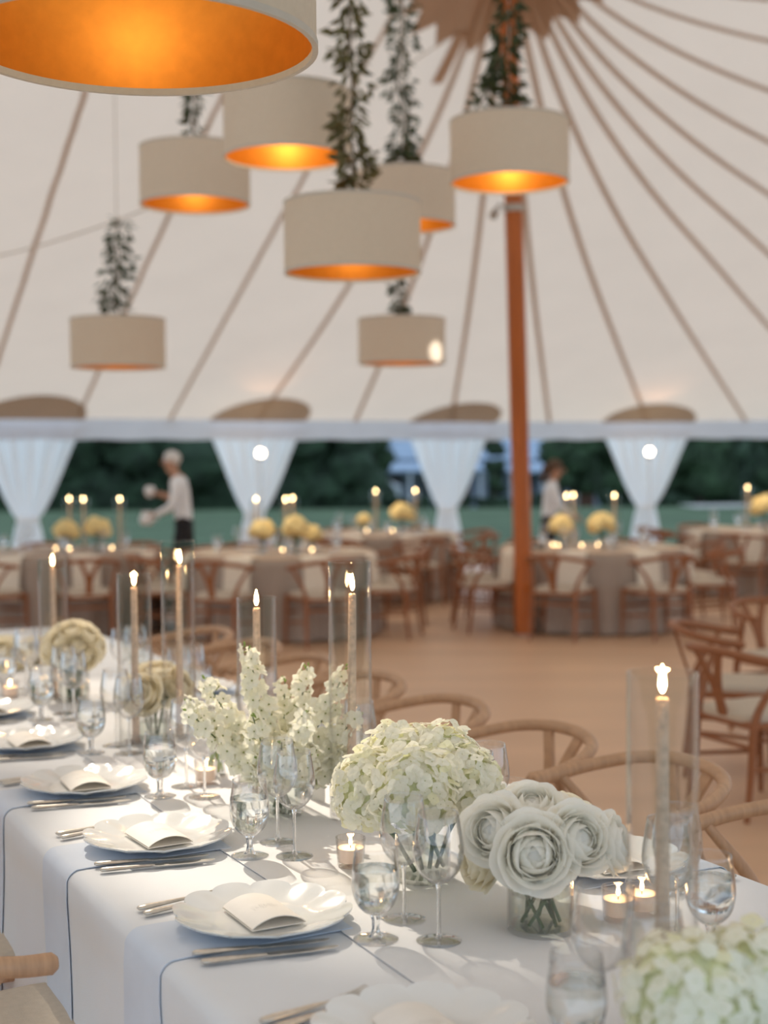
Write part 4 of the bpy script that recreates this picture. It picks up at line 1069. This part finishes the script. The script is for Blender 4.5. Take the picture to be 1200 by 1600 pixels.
# ------------------------------------------------------------------ people
def skin_body(name, joints, edges, mats, parent, regions):
    names = list(joints); me = bpy.data.meshes.new(name + '_skeleton')
    me.from_pydata([joints[n][0] for n in names], [(names.index(a), names.index(c)) for a, c, *_ in edges], [])
    o = bpy.data.objects.new(name + '_skeleton', me); COL.objects.link(o)
    md = o.modifiers.new('s', 'SKIN'); md.use_smooth_shade = True; md.branch_smoothing = .3
    for i, n in enumerate(names):
        sv = me.skin_vertices[0].data[i]; r = joints[n][1]; sv.radius = r if hasattr(r, '__len__') else (r, r); sv.use_root = (n == 'pelvis')
    sd = o.modifiers.new('d', 'SUBSURF'); sd.levels = 2; sd.render_levels = 2
    dg = bpy.context.evaluated_depsgraph_get(); ev = o.evaluated_get(dg); nm = bpy.data.meshes.new_from_object(ev)
    bpy.data.objects.remove(o); bpy.data.meshes.remove(me)
    nm.name = name
    nm.materials.clear()
    for m in mats: nm.materials.append(M[m])
    segs = [(Vector(joints[a][0]), Vector(joints[c][0]), e[0] if e else 0) for a, c, *e in edges]
    for p in nm.polygons:
        c = p.center; best = 9; mi = 0
        for A, B, m in segs:
            d = B - A; t = max(0, min(1, (c - A).dot(d) / max(d.length_squared, 1e-9))); q = (A + d * t - c).length
            if q < best: best = q; mi = m
        p.material_index = regions(c, mi); p.use_smooth = True
    return link('body', nm, parent)
def hand(J, E, key, wrist, d, up, s=1.0):
    """palm and five separate, slightly curled fingers"""
    d = Vector(d).normalized(); up = Vector(up); up = (up - d * up.dot(d)).normalized(); sd = d.cross(up)
    W = Vector(wrist); pm = W + d * .055; J[key + 'palm'] = (pm, (.034, .020)); E.append((key + 'wrist', key + 'palm', 1))
    for i, (o, l) in enumerate(((-.028, .060), (-.010, .072), (.010, .068), (.027, .052))):
        k = key + 'f%d' % i; a = pm + d * .034 + sd * o; m = a + d * l * .5 - up * .012; e = m + d * l * .32 - up * .03
        J[k + 'a'] = (a, .010); J[k + 'b'] = (m, .009); J[k + 'c'] = (e, .0075)
        E += [(key + 'palm', k + 'a', 1), (k + 'a', k + 'b', 1), (k + 'b', k + 'c', 1)]
    a = W + d * .03 - sd * .034; m = a + d * .03 - sd * .02 - up * .01; e = m + d * .028 - up * .015
    J[key + 't1'] = (a, .012); J[key + 't2'] = (m, .0105); J[key + 't3'] = (e, .008)
    E += [(key + 'palm', key + 't1', 1), (key + 't1', key + 't2', 1), (key + 't2', key + 't3', 1)]
def head_parts(root, c, fx, hair, tall=.0, bun=False):
    """face features and hair around head centre c, looking along fx * x"""
    c = Vector(c)
    b = MB(); b.tube([c + Vector((fx * .088, 0, .02)), c + Vector((fx * .108, 0, -.012)), c + Vector((fx * .092, 0, -.02))], [.008, .013, .008], 8); link('nose', b.mesh('nose', 'skin'), root)
    for s in (-1, 1):
        b = MB(); b.blob(c + Vector((fx * .079, s * .032, .022)), (.010, .012, .008), 8, 6); link('eye', b.mesh('eye', 'dark'), root)
        b = MB(); b.blob(c + Vector((-fx * .005, s * .078, -.002)), (.018, .008, .030), 8, 6); link('ear', b.mesh('ear', 'skin'), root)
    b = MB(); b.blob(c + Vector((fx * .084, 0, -.052)), (.010, .024, .006), 8, 6); link('mouth', b.mesh('mouth', 'door'), root)
    b = MB(); b.blob(c + Vector((-fx * .018, 0, .038)), (.098, .088, .090), 14, 10, .05)
    if bun: b.blob(c + Vector((-fx * .12, 0, .01)), (.045, .045, .05), 10, 7, .05); b.tube([c + Vector((-fx * .12, 0, 0)), c + Vector((-fx * .15, 0, -.09)), c + Vector((-fx * .14, 0, -.17))], [.035, .03, .008], 8)
    link('hair', b.mesh('hair', hair), root)
def man():
    p = aty(288, 800, 15.9); root = thing('person', Matrix.Translation((p.x, p.y, 0)), 'white haired person in white shirt and black trousers walking left with white ware', 'person')
    J = {'pelvis': ((0, 0, .93), (.15, .125)), 'waist': ((-.01, 0, 1.06), (.145, .115)), 'chest': ((-.035, 0, 1.27), (.165, .125)), 'upper': ((-.06, 0, 1.40), (.13, .095)), 'neck': ((-.10, 0, 1.485), .058), 'head0': ((-.135, 0, 1.555), (.075, .08)), 'head1': ((-.145, 0, 1.635), (.088, .092)), 'head2': ((-.14, 0, 1.685), (.06, .06)),
         'lsh': ((-.05, -.185, 1.38), .066), 'lelbow': ((-.10, -.245, 1.13), .052), 'lwrist': ((-.285, -.22, 1.045), .033), 'rsh': ((-.05, .185, 1.38), .066), 'relbow': ((-.13, .25, 1.19), .052), 'rwrist': ((-.30, .2, 1.265), .032),
         'lhip': ((0, -.095, .88), .098), 'lknee': ((-.10, -.10, .48), .068), 'lankle': ((-.05, -.10, .09), .048), 'ltoe': ((-.20, -.10, .035), .036), 'rhip': ((0, .095, .88), .098), 'rknee': ((.04, .10, .48), .068), 'rankle': ((.16, .10, .10), .048), 'rtoe': ((.03, .10, .035), .036)}
    E = [('pelvis', 'waist', 0), ('waist', 'chest', 0), ('chest', 'upper', 0), ('upper', 'neck', 1), ('neck', 'head0', 1), ('head0', 'head1', 1), ('head1', 'head2', 1), ('upper', 'lsh', 0), ('lsh', 'lelbow', 0), ('lelbow', 'lwrist', 0), ('upper', 'rsh', 0), ('rsh', 'relbow', 0), ('relbow', 'rwrist', 1),
         ('pelvis', 'lhip', 2), ('lhip', 'lknee', 2), ('lknee', 'lankle', 2), ('lankle', 'ltoe', 2), ('pelvis', 'rhip', 2), ('rhip', 'rknee', 2), ('rknee', 'rankle', 2), ('rankle', 'rtoe', 2)]
    hand(J, E, 'l', (-.285, -.22, 1.045), (-.95, .05, -.25), (0, 0, 1)); hand(J, E, 'r', (-.30, .2, 1.265), (-1, 0, .05), (0, 0, 1))
    skin_body('man_body', J, E, ['shirt', 'skin', 'trousers'], root, lambda c, m: 2 if (c.z < 1.0 and abs(c.x) < .35 and m == 0) else (0 if m == 1 and c.z < 1.46 and c.x > -.09 else m))
    head_parts(root, (-.145, 0, 1.625), -1, 'whitehair')
    q = p + Vector((-.415, .2, 0)); o = thing('white_globe', Matrix.Translation((q.x, q.y, 1.262)), 'round white globe in the outstretched hand of the white haired person', 'bowl')
    b = MB(); b.lathe([(.001, -.03), (.03, -.03), (.055, .0), (.064, .035), (.055, .075), (.03, .092), (.026, .09), (.05, .07), (.058, .035), (.05, .003), (.001, -.022)], 24); link('globe_body', b.mesh('globe_body', 'whiteware'), o)
    b = MB(); b.lathe([(.001, -.038), (.028, -.038), (.028, -.03), (.001, -.03)], 16); link('foot_ring', b.mesh('foot_ring', 'whiteware'), o)
    q = p + Vector((-.385, -.215, 0)); o = thing('white_jug', Matrix.Translation((q.x, q.y, .93)), 'white jug carried low in the near hand of the white haired person', 'jug')
    b = MB(); b.lathe([(.001, 0), (.045, 0), (.075, .03), (.082, .07), (.06, .11), (.05, .13), (.058, .15), (.054, .15), (.045, .13), (.054, .11), (.076, .07), (.07, .034), (.001, .006)], 24); link('jug_body', b.mesh('jug_body', 'whiteware'), o)
    b = MB(); b.tube(spline([(.055, 0, .135), (.11, 0, .12), (.115, 0, .07), (.078, 0, .045)], 5), .009, 8); link('handle', b.mesh('jug_handle', 'whiteware'), o)
def woman():
    p = aty(858, 800, 16.6); root = thing('person', Matrix.Translation((p.x, p.y, 0)), 'person with tied brown hair and white shirt bending over the table right of the pole', 'person')
    J = {'pelvis': ((-.02, 0, .90), (.145, .12)), 'waist': ((0, 0, 1.02), (.115, .10)), 'chest': ((.02, 0, 1.20), (.14, .11)), 'upper': ((.035, 0, 1.31), (.11, .085)), 'neck': ((.055, 0, 1.39), .048), 'head0': ((.075, 0, 1.445), (.07, .075)), 'head1': ((.08, 0, 1.51), (.082, .086)), 'head2': ((.075, 0, 1.555), (.055, .055)),
         'lsh': ((.03, -.155, 1.29), .055), 'lelbow': ((.10, -.20, 1.06), .044), 'lwrist': ((.24, -.21, .98), .029), 'rsh': ((.03, .155, 1.29), .055), 'relbow': ((.12, .20, 1.08), .044), 'rwrist': ((.28, .16, .99), .029),
         'lhip': ((-.02, -.09, .85), .09), 'lknee': ((.03, -.09, .47), .06), 'lankle': ((-.03, -.09, .09), .043), 'ltoe': ((.11, -.09, .033), .034), 'rhip': ((-.02, .09, .85), .09), 'rknee': ((.0, .09, .47), .06), 'rankle': ((-.08, .09, .09), .043), 'rtoe': ((.06, .09, .033), .034)}
    E = [('pelvis', 'waist', 0), ('waist', 'chest', 0), ('chest', 'upper', 0), ('upper', 'neck', 1), ('neck', 'head0', 1), ('head0', 'head1', 1), ('head1', 'head2', 1), ('upper', 'lsh', 0), ('lsh', 'lelbow', 0), ('lelbow', 'lwrist', 0), ('upper', 'rsh', 0), ('rsh', 'relbow', 0), ('relbow', 'rwrist', 0),
         ('pelvis', 'lhip', 2), ('lhip', 'lknee', 2), ('lknee', 'lankle', 2), ('lankle', 'ltoe', 2), ('pelvis', 'rhip', 2), ('rhip', 'rknee', 2), ('rknee', 'rankle', 2), ('rankle', 'rtoe', 2)]
    hand(J, E, 'l', (.24, -.21, .98), (.9, .1, -.4), (0, 0, 1)); hand(J, E, 'r', (.28, .16, .99), (.9, 0, -.4), (0, 0, 1))
    skin_body('woman_body', J, E, ['shirt', 'skin', 'trousers'], root, lambda c, m: 2 if (c.z < .97 and abs(c.x) < .2 and m == 0) else (0 if m == 1 and c.z < 1.37 and c.x < .08 else m))
    head_parts(root, (.08, 0, 1.50), 1, 'brownhair', bun=True)
man(); woman()

# ------------------------------------------------------------------ beyond the tent: hedges, trees, houses
def foliage(name, c, r, n, leafn, mt, label, cat, group, trunk=0):
    """a crown of lumps with leaf clusters on them"""
    root = thing(name, Matrix.Translation((c[0], c[1], c[2])), label, cat, group)
    b = MB(); pts = []
    for k in range(n):
        q = Vector((U(-1, 1) * r[0] * .75, U(-1, 1) * r[1] * .6, trunk + r[2] * U(.25, 1.5))); s = U(.35, .6) * min(r)
        b.blob(q, (s * 1.2, s, s), 10, 7, .18); pts.append((q, s))
    if name == 'hedge_bush':
        for k in range(12):
            q = Vector((-r[0] * 1.15 + 2.3 * r[0] * k / 11, U(-.6, 0), U(.35, .9))); b.blob(q, (.9, .8, 1.0), 10, 7, .15); pts.append((q, .85))
    for k in range(leafn):
        q, s = random.choice(pts); d = Vector((U(-1, 1), U(-1, 1), U(-1, 1))).normalized(); p = q + Vector((d.x * s * 1.2, d.y * s, d.z * s)) * U(.95, 1.15)
        x = d.orthogonal().normalized() * U(.08, .2); y = d.cross(x).normalized() * U(.08, .2) + d * U(-.1, .15)
        b.add([p - x, p - y * .6, p + x, p + y], [(0, 1, 2, 3)])
    cr = link('crown', b.mesh('crown', mt, False), root); cr['kind'] = 'stuff'
    b = MB(); b.tube([(0, 0, 0), (.05, 0, trunk + r[2] * .6)], [.16, .08], 8); link('trunk', b.mesh('trunk', 'trunk'), root)
gz = lambda Y: -0.06 - 0.04 * min(max(0, Y - 50), 36)
for px, Y, rx, h, lab in ((-60, 57, 2.3, 2.6, 'dark leafy hedge bush behind the leftmost curtain'), (98, 58, 2.3, 2.8, 'dark leafy hedge bush right of the leftmost curtain'), (250, 57, 2.3, 2.5, 'dark leafy hedge bush behind the white haired person'), (400, 58, 2.3, 2.9, 'dark leafy hedge bush behind the second curtain'), (515, 57, 1.5, 2.6, 'dark leafy hedge bush right of the second curtain'), (1042, 68, 2.2, 2.0, 'dark leafy hedge bush behind the right curtain'), (1160, 68, 2.2, 2.0, 'dark leafy hedge bush between the right trees'), (585, 100, 5.0, 4.2, 'far dark hedge behind the left house'), (800, 101, 5.0, 4.2, 'far dark hedge behind the orange pole'), (1010, 100, 5.0, 4.2, 'far dark hedge behind the right curtain'), (1215, 101, 5.0, 4.2, 'far dark hedge at the right edge')):
    p = aty(px, 780, Y); foliage('hedge_bush', (p.x, p.y, gz(Y)), (rx, 2.0, h), 34, 1500, 'hedge', lab, 'hedge', 'dark hedge bushes behind the lawn')
for px, Y, rx, h, tr, lab in ((585, 70, 0.8, 3.0, 1.0, 'dark tree before the house left of the third curtain'), (772, 80, .5, 3.4, .2, 'slim dark tree in the gap between the two houses'), (895, 62, 1.1, 3.2, .3, 'dark tree between the person and the right curtain'), (1095, 60, 1.4, 3.0, .2, 'dark tree right of the right curtain'), (1000, 66, 2.6, 3.2, .3, 'dark tree behind the right curtain'), (1228, 60, 1.4, 3.0, .3, 'dark tree at the right edge of the lawn'),
                              (215, 74, 3.6, 5, 1.5, 'tall dark tree behind the hedge at the left'), (322, 82, 3.0, 5, 1.0, 'tall dark tree just right of the white haired person'), (20, 75, 3.6, 5, 1.5, 'tall dark tree behind the leftmost hedge'), (410, 75, 3.6, 5, 1.5, 'tall dark tree behind the second hedge'), (760, 105, 6, 5, 2, 'tall tree far behind the houses'), (1120, 100, 7, 5, 2, 'tall tree far behind on the right')):
    p = aty(px, 780, Y); foliage('dark_tree', (p.x, p.y, gz(Y)), (rx, 1.6, h), 22, 1200, 'tree', lab, 'tree', 'dark trees beyond the lawn', tr)
for i, px in enumerate((570, 636, 702, 760, 830, 960, 1040)):
    p = aty(px, 780, 53); foliage('low_shrub', (p.x, p.y, gz(53) - .1), (1.0, .7, .33), 9, 300, 'hedge', ['low dark shrub left of the white shed', 'low dark shrub in front of the white shed', 'low dark shrub left under the third curtain', 'low dark shrub right of the third curtain', 'low dark shrub right of the orange pole', 'low dark shrub under the right curtain', 'low dark shrub right of the right curtain'][i], 'shrub', 'low shrubs at the lawn edge')
def house(px, Y, w, label, seed):
    p = aty(px, 780, Y); z0 = gz(Y); root = thing('house', Matrix.Translation((p.x, p.y, z0)), label, 'house')
    random.seed(seed)
    b = MB(); b.box((0, 3, 1.6), (w, 6, 3.2)); link('wall', b.mesh('house_wall', 'siding', False), root)
    b = MB(); b.prism([(-w / 2 - .5, 3.1), (w / 2 + .5, 3.1), (w / 2 - 1.5, 6.0), (-w / 2 + 1.5, 6.0)], -.5, 6.5, fn=lambda x, y, z: (x, 3 + (y - 3) * (1 - (z - 3.1) / 3.4), z)); link('roof', b.mesh('house_roof', 'roof', False), root)
    b = MB(); b.prism([(-w / 2 + .2, 2.35), (w / 2 - .2, 2.35), (w / 2 - .2, 2.5), (-w / 2 + .2, 2.5)], -1.9, 0, fn=lambda x, y, z: (x, y, z + (y + 1.9) * .32)); link('porch_roof', b.mesh('porch_roof', 'roof', False), root)
    n = max(3, int(w / 1.6))
    for k in range(n):
        x = -w / 2 + .5 + (w - 1.0) * k / (n - 1)
        b = MB(); b.box((x, -1.75, 1.2), (.16, .16, 2.4)); link('porch_post', b.mesh('porch_post', 'trimwhite', False), root)
    for k in range(n - 1):
        x = -w / 2 + .5 + (w - 1.0) * (k + .5) / (n - 1)
        if k % 2 == seed % 2:
            b = MB(); b.box((x, -.03, 1.05), (.95, .06, 2.1)); d = link('door', b.mesh('house_door', 'door', False), root)
            b = MB(); b.blob((x + .36, -.09, 1.0), .04, 8, 6); link('handle', b.mesh('door_handle', 'steel'), d)
        else:
            b = MB(); b.box((x, -.03, 1.45), (1.1, .06, 1.3)); d = link('window', b.mesh('house_window', 'trimwhite', False), root)
            for s in (-1, 1): b = MB(); b.box((x + s * .26, -.065, 1.45), (.46, .02, 1.14)); link('pane', b.mesh('house_pane', 'pane', False), d)
house(640, 84, 9.2, 'grey blue house with porch seen left of the third curtain', 1)
house(868, 86, 6.6, 'grey blue house with porch behind the orange pole', 2)
house(1180, 84, 5.0, 'grey blue house at the right edge behind the trees', 3)
p = aty(608, 780, 68); o = thing('white_shed', Matrix.Translation((p.x, p.y, gz(68))), 'small white shed in front of the house left of the third curtain', 'shed')
b = MB(); b.box((0, .6, .55), (1.1, 1.2, 1.1)); link('wall', b.mesh('shed_wall', 'trimwhite', False), o)
b = MB(); b.prism([(-.65, 1.1), (.65, 1.1), (0, 1.45)], -.1, 1.3); link('roof', b.mesh('shed_roof', 'trimwhite', False), o)
b = MB(); b.box((0, -.02, .42), (.5, .04, .84)); link('door', b.mesh('shed_door', 'siding', False), o)
A = atz(1075, 792, -.05); B = atz(1290, 789, -.05)
b = MB(); b.add([A + Vector((0, -1.3, .02)), B + Vector((0, -1.3, .02)), B + Vector((0, 1.8, .02)), A + Vector((0, 1.8, .02))], [(0, 1, 2, 3)])
tag(link('path', b.mesh('path', 'gravel', False)), 'pale path across the lawn at the right', None, None, 'structure')
